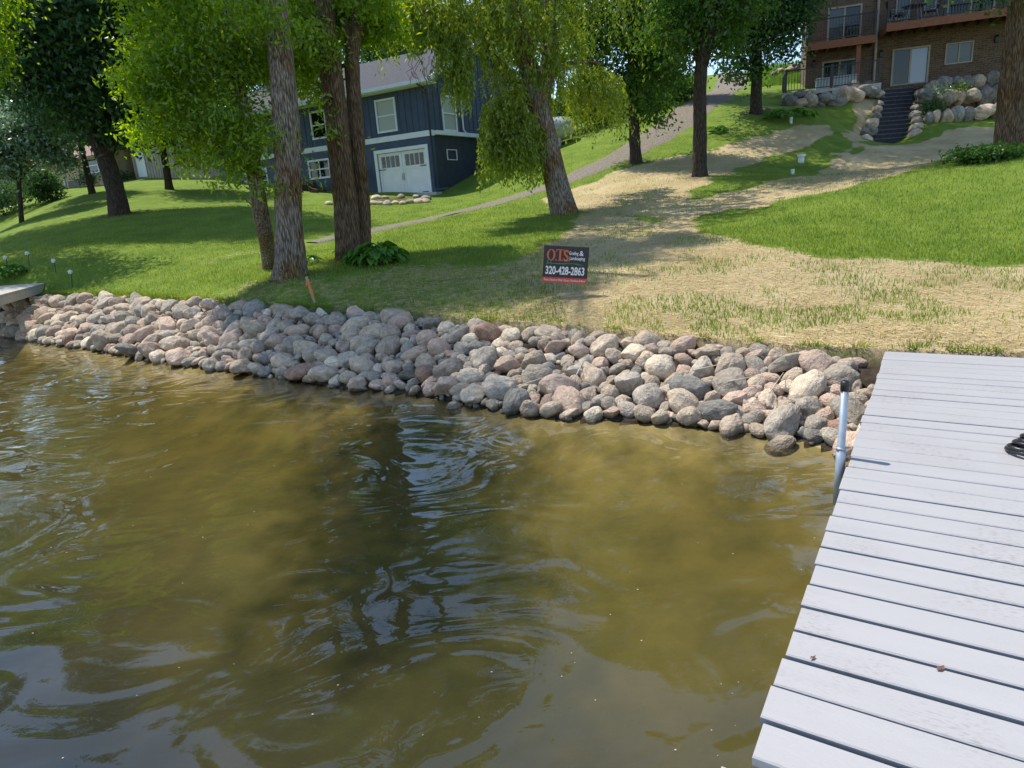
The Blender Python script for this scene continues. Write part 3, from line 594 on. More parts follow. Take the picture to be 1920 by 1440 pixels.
b = MB(); b.box(.03, .07, 0.01, DL-.02, -.20, -.045); b.box(WID/2-.02, WID/2+.02, 0.01, DL-.02, -.2, -.045); b.box(WID-.07, WID-.03, .01, DL-.02, -.2, -.045); b.box(.072, WID-.072, DL-.06, DL-.022, -.2, -.045); b.box(.072, WID/2-.022, .012, .05, -.2, -.045); b.box(WID/2+.022, WID-.072, .012, .05, -.2, -.045)
b.build('dock_frame', M['gapshade'], dock)
# pole
pw = atz(1586, 858, DZ); lp = Matrix.Rotation(-yaw, 3, 'Z')@Vector((pw[0]-E1[0], pw[1]-E1[1], 0)); PXL, PYL = -.045, lp.y
post = MB().tube([(PXL, PYL, -.95), (PXL, PYL, .42)], .021, 20).build('post', M['galv'], dock, True)
MB().tube([(PXL, PYL, .40), (PXL, PYL, .452), (PXL, PYL, .458)], [.024, .024, .019], 20).build('cap', M['rubber'], post, True)
s_ = MB().tube([(PXL, PYL, -.30), (PXL, PYL, .055)], .0265, 20, True); s_.tube([(PXL, PYL, .045), (PXL, PYL, .062)], .029, 20); s_.build('sleeve', M['galv'], dock, True)
MB().box(PXL+.028, .03, PYL-.05, PYL+.05, -.17, -.06).build('bracket', M['rust'], dock)
# next section lying a little lower
d2 = MB(); y = -.025
for k in range(9):
    d2.box(-.07, WID-.1, y-.15, y, -.036, 0, .005); y -= PW
d2o = empty('lake_dock', (float(E1[0]), float(E1[1]), DZ-.045), yaw+rad(-.5), label='lower white plank dock section meeting the near end of the main dock', cat='dock')
d2.build('deck', DP, d2o); MB().box(-.03, .01, -1.5, -.03, -.2, -.045).build('dock_frame', M['gapshade'], d2o)
# coiled hose
hp = atz(1934, 852, DZ)
b = MB(); pts = []
for i in range(150):
    t = i/150*5; a = t*2*math.pi; r = .115-.012*t+.012*math.sin(a*1.3+t); pts.append((r*1.15*math.cos(a)+.012*t, r*math.sin(a)+.006*t, .012+.017*t+.008*math.sin(a*2+1)))
b.tube(pts, .0125, 9); b.build('coiled_hose', M['rubber'], smooth=True, label='black rubber hose coiled in a loose heap on the white dock', cat='hose').location = (hp[0], hp[1], DZ)
for nm, px, py, L in (('small brown dead leaf lying beside a plank gap at the dock edge', 1524, 1236, .012), ('curled brown dead leaf on the middle of the dock planks', 1763, 1256, .018)):
    p = atz(px, py, DZ); b = MB(); b.add([(-L, 0, .004), (-L*.3, L*.5, .008), (L*.5, L*.4, .004), (L, 0, .010), (L*.4, -L*.45, .003), (-L*.4, -L*.4, .008)], [(0, 5, 1), (1, 5, 4, 2), (2, 4, 3)])
    o = b.build('dead_leaf', M['deadleaf'], label=nm, cat='leaf'); o.location = (p[0], p[1], DZ+.002); o.rotation_euler = (0, 0, .4)
# left dock
LZ = .98; c = [atz(-60, 541, LZ), atz(63, 521.5, LZ), atz(98, 527, LZ), atz(-60, 569, LZ)]
ldk = empty('small_dock', tuple(map(float, c[2])), 0, label='weathered beige plank dock reaching out over the left end of the rock bank', cat='dock')
dv = (c[3]-c[2])/np.linalg.norm(c[3]-c[2]); wv = c[1]-c[2]; wv = wv-dv*(wv@dv); c = [c[2]+wv+dv*4.2, c[2]+wv, c[2], c[2]+dv*4.2]
c = [np.array(p)-c[2] for p in c]
b = MB(); n_ = 18
for i in range(n_):
    a0, a1 = i/n_, (i+.95)/n_; P = [c[1]+(c[0]-c[1])*a0, c[1]+(c[0]-c[1])*a1, c[2]+(c[3]-c[2])*a1, c[2]+(c[3]-c[2])*a0]
    b.add([tuple(p) for p in P]+[tuple(p-[0, 0, .04]) for p in P], [(0, 1, 2, 3), (7, 6, 5, 4), (0, 4, 5, 1), (1, 5, 6, 2), (2, 6, 7, 3), (3, 7, 4, 0)])
b.build('deck', M['greydock'], ldk)
b = MB(); P = [c[2], c[3]]
for q0, q1 in ((c[2], c[3]), (c[1], c[0])):
    e_ = (q1-q0); n2 = np.array([e_[1], -e_[0], 0]); n2 /= np.linalg.norm(n2)*25
    A, B = q0+[0, 0, -.045], q1+[0, 0, -.045]; b.add([tuple(A), tuple(B), tuple(B+n2), tuple(A+n2)]+[tuple(v-[0, 0, .16]) for v in (A, B, B+n2, A+n2)], [(0, 1, 2, 3), (7, 6, 5, 4), (0, 4, 5, 1), (1, 5, 6, 2), (2, 6, 7, 3), (3, 7, 4, 0)])
b.build('dock_frame', M['greydock'], ldk)

# ------------------------------------------------------------ lawn sign
sg = [aty(1022, 459, 9.2), aty(1106, 463, 9.2), aty(1100, 533, 9.2), aty(1016, 528, 9.2)]
SW = float(np.linalg.norm(sg[1]-sg[0])); SH = float(np.linalg.norm(sg[3]-sg[0])); sx = (sg[3]+sg[2])/2
sign = empty('lawn_sign', tuple(map(float, sx)), 0, label='black yard sign with orange and white lettering on wire legs in the straw', cat='sign')
tilt = math.atan2(sg[1][2]-sg[0][2], sg[1][0]-sg[0][0]); sign.rotation_euler = (rad(3), tilt, 0); sign.rotation_euler = (rad(3), -tilt, rad(-4))
def col(n, c, r=.5): return mat(n, c, r)
CB, CO, CWh, CR, CG, CY = col('sign_black', (.018, .019, .028), .4), col('sign_orange', (.62, .13, .05)), col('sign_white', (.78, .78, .8)), col('sign_red', (.62, .07, .045)), col('sign_green', (.03, .22, .08)), col('sign_pale_green', (.2, .45, .25))
MB().box(-SW/2, SW/2, -.002, .002, 0, SH).build('panel', CB, sign)
MB().box(-SW/2, SW/2, -.0035, -.0025, 0, SH*.145).build('band', CR, sign)
def text(s, cx, z, h, mt, wmax, name='lettering', bold=0, parent=sign, y=-.005):
    cu = bpy.data.curves.new(name, 'FONT'); cu.body = s; cu.size = h; cu.align_x = 'CENTER'; cu.offset = bold; cu.extrude = .0004; cu.materials.append(mt)
    o = link(bpy.data.objects.new(name, cu)); o.parent = parent; bpy.context.view_layer.update(); w = o.dimensions.x; o.scale = (wmax/w, 1, 1); o.rotation_euler = (math.pi/2, 0, 0); o.location = (cx, y, z)
    bpy.context.view_layer.update(); me = bpy.data.meshes.new_from_object(o.evaluated_get(bpy.context.evaluated_depsgraph_get())); q = link(bpy.data.objects.new(name, me)); q.parent = parent; q.rotation_euler = o.rotation_euler; q.location = o.location; q.scale = o.scale; bpy.data.objects.remove(o); return q
text('320-428-2863', -.003, SH*.235, SH*.30, CWh, SW*.87, bold=.004)
text('Grading', SW*.165, SH*.78, SH*.13, CWh, SW*.2, bold=.001); text('&', SW*.335, SH*.765, SH*.19, CWh, SW*.09, bold=.001)
text('Landscaping', SW*.25, SH*.645, SH*.125, CWh, SW*.34, bold=.001)
text('Pavers | Retaining Walls | Riprap | Shorelines & More!', 0, SH*.045, SH*.09, CWh, SW*.93, bold=.0002)
# O.T.S. in heavy serif letters
b = MB(); n_ = 28; zc, hh = SH*.755, SH*.155
def ringy(b, cx, cz, rx, rz, ix, iz):
    v = []
    for i in range(n_):
        a = 2*math.pi*i/n_; v += [(cx+rx*math.cos(a), -.005, cz+rz*math.sin(a)), (cx+ix*math.cos(a), -.005, cz+iz*math.sin(a))]
    b.add(v, [(2*i, 2*i+1, (2*i+3) % (2*n_), (2*i+2) % (2*n_)) for i in range(n_)])
ringy(b, -SW*.335, zc, SW*.095, hh, SW*.052, hh*.86)
tx_ = -SW*.135
for x0, x1, z0, z1 in ((tx_-SW*.022, tx_+SW*.022, zc-hh*.9, zc+hh*.86), (tx_-SW*.09, tx_+SW*.09, zc+hh*.87, zc+hh), (tx_-SW*.09, tx_-SW*.075, zc+hh*.5, zc+hh*.86), (tx_+SW*.075, tx_+SW*.09, zc+hh*.5, zc+hh*.86), (tx_-SW*.045, tx_+SW*.045, zc-hh, zc-hh*.91)):
    b.add([(x0, -.005, z0), (x1, -.005, z0), (x1, -.005, z1), (x0, -.005, z1)], [(0, 1, 2, 3)])
for dx in (-.22, -.08, .075):
    x0 = SW*dx; b.add([(x0-.01, -.005, zc-hh), (x0+.008, -.005, zc-hh), (x0+.008, -.005, zc-hh+.018), (x0-.01, -.005, zc-hh+.018)], [(0, 1, 2, 3)])
b.build('lettering', CO, sign)
text('S', -SW*.0, zc-hh, SH*.43, CO, SW*.115, bold=.004)
b = MB()
def ribbon(b, pts, w):
    for (x0, z0, w0), (x1, z1, w1) in zip(pts[:-1], pts[1:]): b.add([(x0, -.0055, z0-w0), (x1, -.0055, z1-w1), (x1, -.0055, z1+w1), (x0, -.0055, z0+w0)], [(0, 1, 2, 3)])
def curve(f, a, c, n, w): return [(a+(c-a)*i/n, f(i/n), w*math.sin(math.pi*(i+.3)/(n+.6))) for i in range(n+1)]
ribbon(b, curve(lambda t: SH*(.56-.10*math.sin(t*2.6)+.17*t*t*(1-t)*4-.03*t), -SW*.45, SW*.45, 24, SH*.018), 0)
ribbon(b, curve(lambda t: SH*(.49+.06*math.sin(t*math.pi)-.02*t), -SW*.08, SW*.38, 16, SH*.010), 0)
for x0, h in ((-.40, .13), (-.33, .1)):
    for q in range(3): z0 = SH*(.5+q*h*.28/1.0); w = SW*.035*(1-q*.25)*h/.13; b.add([(SW*x0-w, -.0055, z0), (SW*x0+w, -.0055, z0), (SW*x0, -.0055, z0+SH*h*.5)], [(0, 1, 2)])
b.build('logo', CG, sign)
zg = H(sx[0], sx[1])-sx[2]
for s_ in (-1, 1): MB().tube([(s_*.12, .004, SH*.5), (s_*.12, .004, zg-.1)], .0022, 6).build('leg', M['galv'], sign)
# ------------------------------------------------------------ survey stake
p = gpix(590, 568); st = empty('survey_stake', tuple(p), 0, label='wooden survey stake tied with orange ribbon at the top of the rock bank', cat='stake'); st.rotation_euler = (0, rad(-9), 0)
MB().box(-.019, .019, -.009, .009, -.15, .43, .002).build('stake', M['stake'], st)
b = MB(); b.box(-.023, .023, -.013, .013, .33, .355); b.add([(-.012, -.016, .335), (.02, -.018, .335), (.034, -.022, .20), (.030, -.02, .09), (.012, -.014, .07), (.0, -.017, .2)], [(0, 5, 4, 3, 2, 1)]); b.add([(-.02, -.016, .35), (-.05, -.022, .31), (-.036, -.022, .29), (-.01, -.015, .335)], [(0, 1, 2, 3)]); b.build('ribbon', M['orange'], st)
# ------------------------------------------------------------ solar pinwheel lights
for px, pt, pb, lab in ((12, 486, 505, 'white solar flower light low beside the left dock planting'), (52, 474, 500, 'tallest white solar flower light standing back on the grass'), (102, 491, 512, 'white solar flower light leaning between two others on the lawn edge'), (133, 509, 540, 'white solar flower light on black stake, nearest the rock bank')):
    g = gpix(px+3, pb); topz = aty(px, pt, g[1]); hgt = max(.3, topz[2]-g[2])
    e = empty('garden_light', tuple(g), 0, label=lab, cat='garden light', group='solar flower lights'); lean = (topz[0]-g[0])/hgt; e.rotation_euler = (0, math.atan(lean), 0)
    MB().tube([(0, 0, -.1), (0, 0, hgt)], .009, 8).build('stake', M['black'], e)
    b = MB(); 
    for k in range(6):
        a = k*math.pi/3+.3; c0, s0 = math.cos(a), math.sin(a); c1, s1 = math.cos(a+.75), math.sin(a+.75)
        b.add([(0, -.02, hgt), (.05*c0, -.035, hgt+.05*s0), (.06*c1, -.05, hgt+.06*s1), (.03*c1, -.03, hgt+.04*s1)], [(0, 1, 2, 3)])
    b.build('petals', M['plastic'], e); MB().tube([(0, .03, hgt), (0, -.05, hgt)], [.03, .024], 10).build('lamp_head', M['plastic'], e, True)

# ------------------------------------------------------------ trees
def leafquads(P, L, wr=.42, droop=.5, r=rng):
    n = len(P); ln = L*r.uniform(.65, 1.3, n); d = r.normal(size=(n, 3)); d[:, 2] -= droop; d /= np.linalg.norm(d, axis=1)[:, None]
    s = r.normal(size=(n, 3)); s -= (s*d).sum(1)[:, None]*d; s /= np.linalg.norm(s, axis=1)[:, None]; up = np.cross(d, s)
    D = d*ln[:, None]; Sd = s*(ln*wr/2)[:, None]; B = up*(ln*.10)[:, None]
    V = np.stack([P, P+D*.42+Sd+B, P+D, P+D*.42-Sd+B], 1).reshape(-1, 3); return V
def blobpts(blobs, n, clump, csize, r=rng, shell=.5):
    """blobs: (cx,cy,cz,rx,ry,rz[,weight])"""
    B = np.array([b[:6] for b in blobs], float); w = np.array([(b[6] if len(b) > 6 else 1)*(b[3]*b[4]*b[5])**.7 for b in blobs]); w /= w.sum()
    nc = n//clump; bi = r.choice(len(B), nc, p=w); u = r.normal(size=(nc, 3)); u /= np.linalg.norm(u, axis=1)[:, None]; rad_ = r.uniform(0, 1, nc)**shell
    C = B[bi, :3]+u*rad_[:, None]*B[bi, 3:]; ci = np.repeat(np.arange(nc), clump); q = r.normal(size=(len(ci), 3))*csize*np.array([1, 1, .6])
    return C[ci]+q, C
def branches(mb, stems, C, rb, nmax, r):
    allp = [(Vector(p), rr_) for pts, rd in stems for p, rr_ in zip(pts[1:], rd[1:])]
    for i in r.choice(len(C), min(nmax, len(C)), replace=False):
        c = Vector(C[i]); best = min(allp, key=lambda a: (a[0]-c).length+max(0, a[0].z-c.z+.3)*1.5); s = best[0]; L = (c-s).length
        if L < .3: continue
        mid = s.lerp(c, .5)+Vector((r.normal()*.08*L, r.normal()*.08*L, .10*L)); r0 = min(best[1]*.5, rb*(.35+.16*L)); mb.tube([s, s.lerp(mid, .5)+Vector((0, 0, .02*L)), mid, c], [r0, r0*.75, r0*.5, r0*.15], 6, False)
def tree(name, label, cat, base, stems, blobs, n, leaf, L, bark, clump=14, cs=.28, wr=.42, droop=.5, nb=60, rb=.05, group=None, flare=1.25, seed=0, shell=.5, shared=None, seg=24):
    """stems/blobs relative to base"""
    r = np.random.default_rng(seed+11); t = empty(name, tuple(map(float, base)), 0, label=label, cat=cat, group=group); mb = MB()
    if shared: st2, cr_, tr_ = shared
    else:
        for pts, rd in stems:
            # resample smoothly, add root flare and slight irregularity
            pts = np.array(pts, float); c = np.r_[0, np.cumsum(np.linalg.norm(np.diff(pts, axis=0), axis=1))]; s = np.linspace(0, c[-1], max(10, int(c[-1]*6)))
            Pp = np.stack([np.interp(s, c, pts[:, i]) for i in range(3)], -1); kk = np.array([.25, .5, .25])
            for _ in range(4): Pp[1:-1] = .25*Pp[:-2]+.5*Pp[1:-1]+.25*Pp[2:]
            Rr = np.interp(s, c, rd)*(1+(flare-1)*np.exp(-s/.22))*(1+r.normal(0, .02, len(s)))
            v0 = len(mb.v); mb.tube([tuple(p) for p in Pp], list(Rr), seg); ph = r.uniform(0, 6, 4); lob = r.integers(4, 7)
            for i_ in range(len(Pp)):
                z_ = s[i_]-.2
                for k_ in range(seg):
                    q_ = 2*math.pi*k_/seg; f_ = 1+.05*math.sin(3*q_+ph[0]+z_*.9)+.035*math.sin(5*q_+ph[1]-z_*1.7)+.03*math.sin(z_*3.1+ph[2]+q_)+(.30*(.5+.5*math.sin(lob*q_+ph[3]))**2*math.exp(-max(z_, 0)/.16) if rd[0] > .12 else 0)
                    a_ = v0+i_*seg+k_; c_ = Pp[i_]; v_ = mb.v[a_]; mb.v[a_] = (c_[0]+(v_[0]-c_[0])*f_, c_[1]+(v_[1]-c_[1])*f_, v_[2])
        P, C = blobpts(blobs, n, clump, cs, r, shell); branches(mb, stems, C, rb, nb, r)
        V = leafquads(P, L, wr, droop, r); cr_ = npmesh('crown', V, np.arange(len(V)).reshape(-1, 4), M[leaf])
        # displace trunk a bit: furrows
        me = bpy.data.meshes.new('trunk'); me.from_pydata(mb.v, [], mb.f); me.materials.append(M[bark])
        for p in me.polygons: p.use_smooth = True
        tr_ = me
    obj('trunk', tr_, t); obj('crown', cr_, t); return t, cr_, tr_
def rel(b, px, py, dy=0): # pixel at the depth of base (+dy) -> local
    q = aty(px, py, b[1]+dy); return (q[0]-b[0], dy, q[2]-b[2])

# twin-trunk ash on the bank
b1 = gpix(543, 517)
def R(*a): return rel(b1, *a)
top1 = R(515, -10, .3)
st_main = ([(0, 0, -.2), R(541, 400), R(537, 250, .1), R(527, 100, .2), top1, (top1[0]-.1, .6, top1[2]+2.5), (top1[0]+.1, .8, 11)], [.27, .235, .22, .21, .19, .14, .03])
b1b = gpix(512, 500); off1 = (b1b-b1)
st_left = ([(off1[0]-.02, off1[1], off1[2]-.2), R(488, 400, .45), R(478, 330, .5), R(455, 200, .6), R(430, 60, .8), R(400, -120, .9), (R(380, -150)[0], 1, 9)], [.16, .14, .135, .11, .1, .08, .02])
bl = []
def B(px, py, dy, r, w=1, rz=None): c_ = R(px, py, dy); bl.append((*c_, r, r, rz or r*.8, w))
B(300, 130, .1, .62, 1.1); B(262, 165, -.1, .42); B(340, 220, .2, .6, 1.2); B(270, 245, 0, .38, 1); B(400, 110, .3, .8, 1.2); B(430, 230, .3, .75, 1.3); B(360, 300, .2, .34, .8); B(450, 300, .2, .5, 1.1); B(500, 350, -.2, .22, .9)
B(480, 120, .8, .7, 1); B(420, 350, 0, .18, .6); B(260, 60, .6, .5, .7); B(350, 20, .5, .9, 1); B(560, 290, .6, .2, .15); B(590, 190, .9, .3, .2); B(600, 90, 1.0, .5, .5); B(610, 250, .6, .15, .12); B(535, 30, .9, .6, .8); B(240, -60, .4, .9, .8); B(500, 465, -.1, .1, .3); B(575, 330, .5, .15, .3)
B(470, 20, -.6, .6, .7); B(560, 60, -.55, .35, .35); B(500, 260, -.45, .25, .4)
for (x, y, z, r_) in ((-1.5, .5, 7.5, 1.4), (.3, .4, 8.0, 1.1), (-1.0, 1.5, 9.6, 1.4), (1.4, 1.4, 7.6, .9), (-3, .8, 8, 1.2), (-3.2, .4, 11, 1.2), (-3.7, .7, 12.5, 1.3), (-2.6, 0, 12, 1.1), (-3.2, -1.1, 14, 1.1), (-3.1, -2.2, 14, 1.0), (-3.0, -3.2, 14, .9), (-2.8, -4.3, 14, .8)): bl.append((x, y, z, r_, r_, r_*.8, .9))
tree('ash_tree', 'leafy ash with grey furrowed twin trunks standing nearest the rock bank', 'tree', b1, [st_main, st_left], bl, 88000, 'leaf_ash', .108, 'bark_grey', clump=12, cs=.15, wr=.38, droop=.6, nb=110, rb=.03, seed=1)
# pair of brown trunks behind hosta
b2 = gpix(655, 486)
def R(*a): return rel(b2, *a)
s1 = ([(0, 0, -.2), R(650, 400), R(632, 230), R(612, 60), R(600, -60, .2), (R(600, -60)[0]-.4, .3, 9), (R(600, -60)[0]-.2, .3, 13)], [.27, .23, .215, .19, .17, .12, .03])
s2 = ([(.18, .25, -.2), R(682, 430, .3), R(676, 330, .3), R(660, 130, .3), R(662, 70, .3), R(680, -20, .4), (R(700, -120)[0], .5, 9), (1.2, .6, 12)], [.17, .15, .15, .14, .14, .09, .07, .02])
s3 = ([R(661, 90, .3), R(652, 60, .3), R(648, 40, .3)], [.12, .08, .045])
bl = []
def B(px, py, dy, r, w=1, rz=None): c_ = R(px, py, dy); bl.append((*c_, r, r, rz or r*.8, w))
B(585, 60, .8, .6, .8); B(640, 20, 1.2, .8, .9); B(700, 40, 1, .7, .8); B(600, 170, .5, .35, .5); B(620, 245, -.4, .18, .25); B(600, 290, -.3, .12, .12); B(690, -10, -.3, .5, .5); B(480, 10, 1.2, 1, .6); B(655, 215, .5, .12, .2); B(657, 260, .5, .1, .2); B(570, 130, 1.0, .6, .7)
for (x, y, z, r_) in ((-.8, .9, 8.4, 1.2), (1.6, 1.4, 8.4, .9), (.3, 2.2, 10.5, .9), (-2.4, 1.8, 8.6, 1.2), (0, 3.4, 12, .9), (2.6, 2.6, 9.6, .6), (-.3, 1.9, 13, .8), (.9, 2.9, 13.4, .8), (-1.5, .6, 13, .8)): bl.append((x, y, z, r_, r_, r_*.7, .7))
tree('ash_tree', 'ash with two tall brown trunks rising beside the hosta clump', 'tree', b2, [s1, s2, s3], bl, 56000, 'leaf_ash', .13, 'bark_brown', clump=12, cs=.16, wr=.38, nb=70, rb=.03, seed=2)
# leaning willow
b3 = gpix(1062, 399)
def R(*a): return rel(b3, *a)
s1 = ([(0, 0, -.3), R(1040, 330), R(1022, 250), R(1003, 165), R(985, 100, .1), R(965, 20, .2), R(945, -80, .3), (R(930, -100)[0], .4, 11)], [.36, .30, .29, .27, .2, .17, .12, .03])
s2 = ([R(1012, 200, .1), R(1028, 130, .3), R(1032, 60, .4), R(1030, -20, .5), (R(1030, -20)[0]+.5, .6, 10)], [.22, .19, .17, .14, .03])
s3 = ([R(975, 60, .2), R(900, 35, -.3), R(840, 30, -.6), R(780, 60, -.8)], [.11, .07, .05, .02])
s4 = ([R(1025, 140, .3), R(1090, 110, 1), R(1130, 120, 1.4)], [.08, .05, .02])
r = np.random.default_rng(5); wt = empty('willow_tree', tuple(b3), 0, label='leaning furrowed willow with drooping pale green curtains of leaves', cat='tree')
mb = MB()
for pts, rd in (s1, s2, s3, s4):
    pts = np.array(pts, float); c = np.r_[0, np.cumsum(np.linalg.norm(np.diff(pts, axis=0), axis=1))]; s = np.linspace(0, c[-1], max(8, int(c[-1]*3))); Pp = np.stack([np.interp(s, c, pts[:, i]) for i in range(3)], -1)
    for _ in range(3): Pp[1:-1] = .25*Pp[:-2]+.5*Pp[1:-1]+.25*Pp[2:]
    mb.tube([tuple(p) for p in Pp], list(np.interp(s, c, rd)*(1+(.25*np.exp(-s/.3) if rd[0] > .3 else 0))), 18)
# strands: (px0,px1, top py0,py1, length m, dy range, n)
SP, SD, SL = [], [], []
def strands(px0, px1, py0, py1, L, dy0, dy1, n, arch=None):
    for _ in range(n):
        x = r.uniform(px0, px1); t = (x-px0)/(px1-px0); y = r.uniform(py0, py1); 
        if arch: y += arch(t)
        SP.append(R(x, y, r.uniform(dy0, dy1))); SL.append(L*r.uniform(.35, 1.0)**1.3*1.35); SD.append(r.normal(0, .12, 2))
strands(760, 960, -10, 50, .6, -1.2, 1.2, 230); strands(900, 1060, -10, 60, .9, -1.2, 1.2, 170); strands(735, 860, 0, 60, .5, -1.4, 0, 120); strands(822, 880, 60, 120, .55, -1.4, -.4, 75); strands(835, 880, 120, 170, .55, -1.3, -.6, 50)
strands(905, 985, 150, 225, 1.0, -.8, .6, 210, lambda t: 45*(1-t)**1.5); strands(900, 1005, 205, 275, .85, -.8, .5, 200); strands(930, 1010, 240, 285, .8, -.6, .4, 140); strands(1010, 1060, 0, 180, .8, 0, 1.5, 60)
strands(900, 1060, 80, 150, .6, -.7, 1.0, 90); strands(1068, 1165, 120, 175, 1.05, .8, 2.6, 170, lambda t: 60*abs(t-.5)**1.5); strands(1060, 1100, 0, 160, .7, .5, 2.5, 60); strands(1000, 1030, 100, 300, .4, -.4, .1, 30)
strands(700, 1200, -150, -20, 1.6, -1.5, 2, 420); strands(780, 1150, -300, -150, 1.6, -1.8, 2.2, 420)
SP = np.array(SP); SL = np.array(SL); SD = np.array(SD); n_ = 34; tt = np.linspace(0, 1, n_)[None, :]
P = SP[:, None, :]+np.stack([SD[:, :1]*tt*SL[:, None]*2, SD[:, 1:]*tt*SL[:, None]*2, -(tt**1.15)*SL[:, None]+.12*np.sin(tt*3)], -1); P = P.reshape(-1, 3)+r.normal(0, .028, (len(SP)*n_, 3))
n = len(P); d = np.stack([r.normal(0, .45, n), r.normal(0, .45, n), -np.ones(n)*r.uniform(.3, 1.2, n)], -1); d /= np.linalg.norm(d, axis=1)[:, None]; s_ = np.cross(d, r.normal(size=(n, 3))); s_ /= np.linalg.norm(s_, axis=1)[:, None]
ln = r.uniform(.08, .15, n); D = d*ln[:, None]; Sd = s_*(ln*.17)[:, None]; V = np.stack([P, P+D*.45+Sd, P+D, P+D*.45-Sd], 1).reshape(-1, 3)
obj('crown', npmesh('crown', V, np.arange(len(V)).reshape(-1, 4), M['leaf_willow']), wt)
# twigs carrying strands
for i in range(0, len(SP), 5): mb.tube([tuple(SP[i]+[0, 0, .05]), tuple(SP[i]+[SD[i, 0]*SL[i], SD[i, 1]*SL[i], -SL[i]*.5])], [.006, .003], 4, False)
# bare dead twigs hanging before the house
for k in range(46):
    px, py = (r.uniform(770, 850), r.uniform(95, 140)) if k < 24 else (r.uniform(850, 930), r.uniform(140, 200)); a = np.array(R(px, py, -.6+r.normal()*.2)); pp = [a]
    for j in range(5): pp.append(pp[-1]+np.array([r.normal(0, .07)+(.06 if k >= 24 else 0), r.normal(0, .05), -.16*r.uniform(.3, 1.3) if k < 24 else r.normal(0, .08)]))
    mb.tube([tuple(q) for q in pp], list(np.linspace(.008, .003, 6)), 4, False)
mb.build('trunk', M['bark_grey'], wt, True)

def simple_tree(px, py, d, trunk_px, tops, crown, n, leaf, label, seed, L=.16, bark='bark_dark', cs=.3, name='maple_tree', nb=50, group=None, wr=.5, above=None, forks=None, clump=14, cat='tree', droop=.5):
    """tops: [(px,py)] the trunk's way up; crown: [(px,py,dy,r,w)]; above: local metre blobs"""
    b = gpix(px, py) if d is None else np.array([*aty(px, py, d)[:2], 0]); b[2] = H(b[0], b[1]) ; base = b
    rt = trunk_px/2*b[1]/F; pts = [(0, 0, -.3)]+[rel(b, x, y) for x, y in tops]; k = len(pts)
    stems = [(pts+[(pts[-1][0], .2, pts[-1][2]+4.5)], [rt*1.02]+[rt*(.95-.35*i/k) for i in range(1, k)]+[.03])]
    for fk in (forks or []): stems.append(([rel(b, x, y, dy) for x, y, dy, _ in fk], [w/2*b[1]/F for *_, w in fk]))
    bl = [(*rel(b, x, y, dy), r_, r_, r_*.8, w) for x, y, dy, r_, w in crown]+[(x, y, z, r_, r_, r_*.8, w) for x, y, z, r_, w in (above or [])]
    return tree(name, label, cat, base, stems, bl, n, leaf, L, bark, clump=clump, cs=cs, nb=nb, seed=seed, group=group, wr=wr, droop=droop)
simple_tree(1193, 304, 26, 21, [(1190, 240), (1185, 160), (1188, 60), (1190, -10)], [(1180, 150, 0, 1.0, 1), (1150, 60, -.3, 1.3, 1.1), (1240, 110, 0, 1.1, 1), (1215, 200, -.2, .8, 1), (1245, 225, 0, .4, .7), (1110, 40, .3, 1.1, 1), (1190, 0, 0, 1.5, 1), (1130, 130, .2, .8, .9), (1100, 100, .5, .9, .8), (1085, 20, .5, 1.0, .9), (1215, 60, .5, 1.2, 1), (1180, 258, 0, .28, .3), (1260, 150, .6, .8, .7), (1262, 40, .4, 1.1, .8)], 48000, 'leaf_maple', 'maple with slim dark trunk just right of the leaning willow', 21, cs=.26, above=[(0, 0, 9.5, 2.6, 1), (-1.5, .5, 8, 2, .8), (1.8, 0, 8.4, 2, .8), (0, 0, 13, 2.6, .9)])
simple_tree(1312, 330, 21.5, 26, [(1313, 250), (1313, 150), (1317, 90), (1330, 20), (1340, -30)], [(1310, 80, 0, .5, .7), (1280, 40, 0, .9, 1), (1360, 60, .2, .8, 1), (1310, 0, .2, 1.3, 1), (1235, 60, .2, .8, .8), (1350, 110, .4, .45, .6), (1375, 135, .6, .35, .5), (1270, 110, 0, .45, .6), (1400, 10, .2, .9, .8)], 54000, 'leaf_maple', 'maple with straight brown trunk standing alone on the straw strip', 22, L=.15, bark='bark_dark', cs=.22, above=[(0, 0, 8, 2.2, 1), (1, .5, 9.5, 2, 1), (-1.4, 0, 7.6, 1.8, .8), (0, 0, 12, 2.4, 1), (-2.4, -.5, 10.5, 1.8, .8), (3.2, 1.2, 10.5, 2.2, 1), (5, -.5, 11.5, 1.8, .8), (2.4, -1.8, 11, 1.6, .8), (2.2, 3.6, 11.5, 2.0, .9)], forks=[[(1316, 110, 0, 20), (1322, 60, .1, 17), (1318, -20, .3, 14)], [(1316, 120, 0, 18), (1345, 40, .1, 14), (1352, -30, .3, 10)]])
simple_tree(1418, 210, 31, 20, [(1419, 150), (1420, 80), (1424, 0), (1426, -40)], [(1420, 70, 0, 1.4, 1), (1460, 40, 0, 1.3, 1), (1380, 60, .2, 1.2, 1), (1490, 80, 0, .6, .7), (1400, 125, 0, .9, .8), (1465, 105, 0, .6, .7), (1375, 130, 0, .6, .6), (1495, 10, 0, 1, .8), (1400, 158, -.2, .35, .3), (1430, 0, .2, 1.8, 1), (1350, 20, .3, 1.4, .8), (1480, 30, .2, 1.2, .9), (1500, -20, .3, 1.2, .9)], 54000, 'leaf_dark', 'dark leaved maple on the upper lawn beside the brown house', 23, L=.19, cs=.3, above=[(0, 0, 9.5, 2.6, 1), (1, 0, 12, 2.2, 1), (-2, 0, 9, 2.2, .8), (-3, -1, 12, 2.4, 1), (-5, 0, 10.5, 2.2, .9), (1.5, 1, 13.5, 2.4, .9), (3, 3, 12, 2.2, .9), (0, 3, 15, 2.2, .8), (-.5, -2, 12.5, 1.8, .8)])
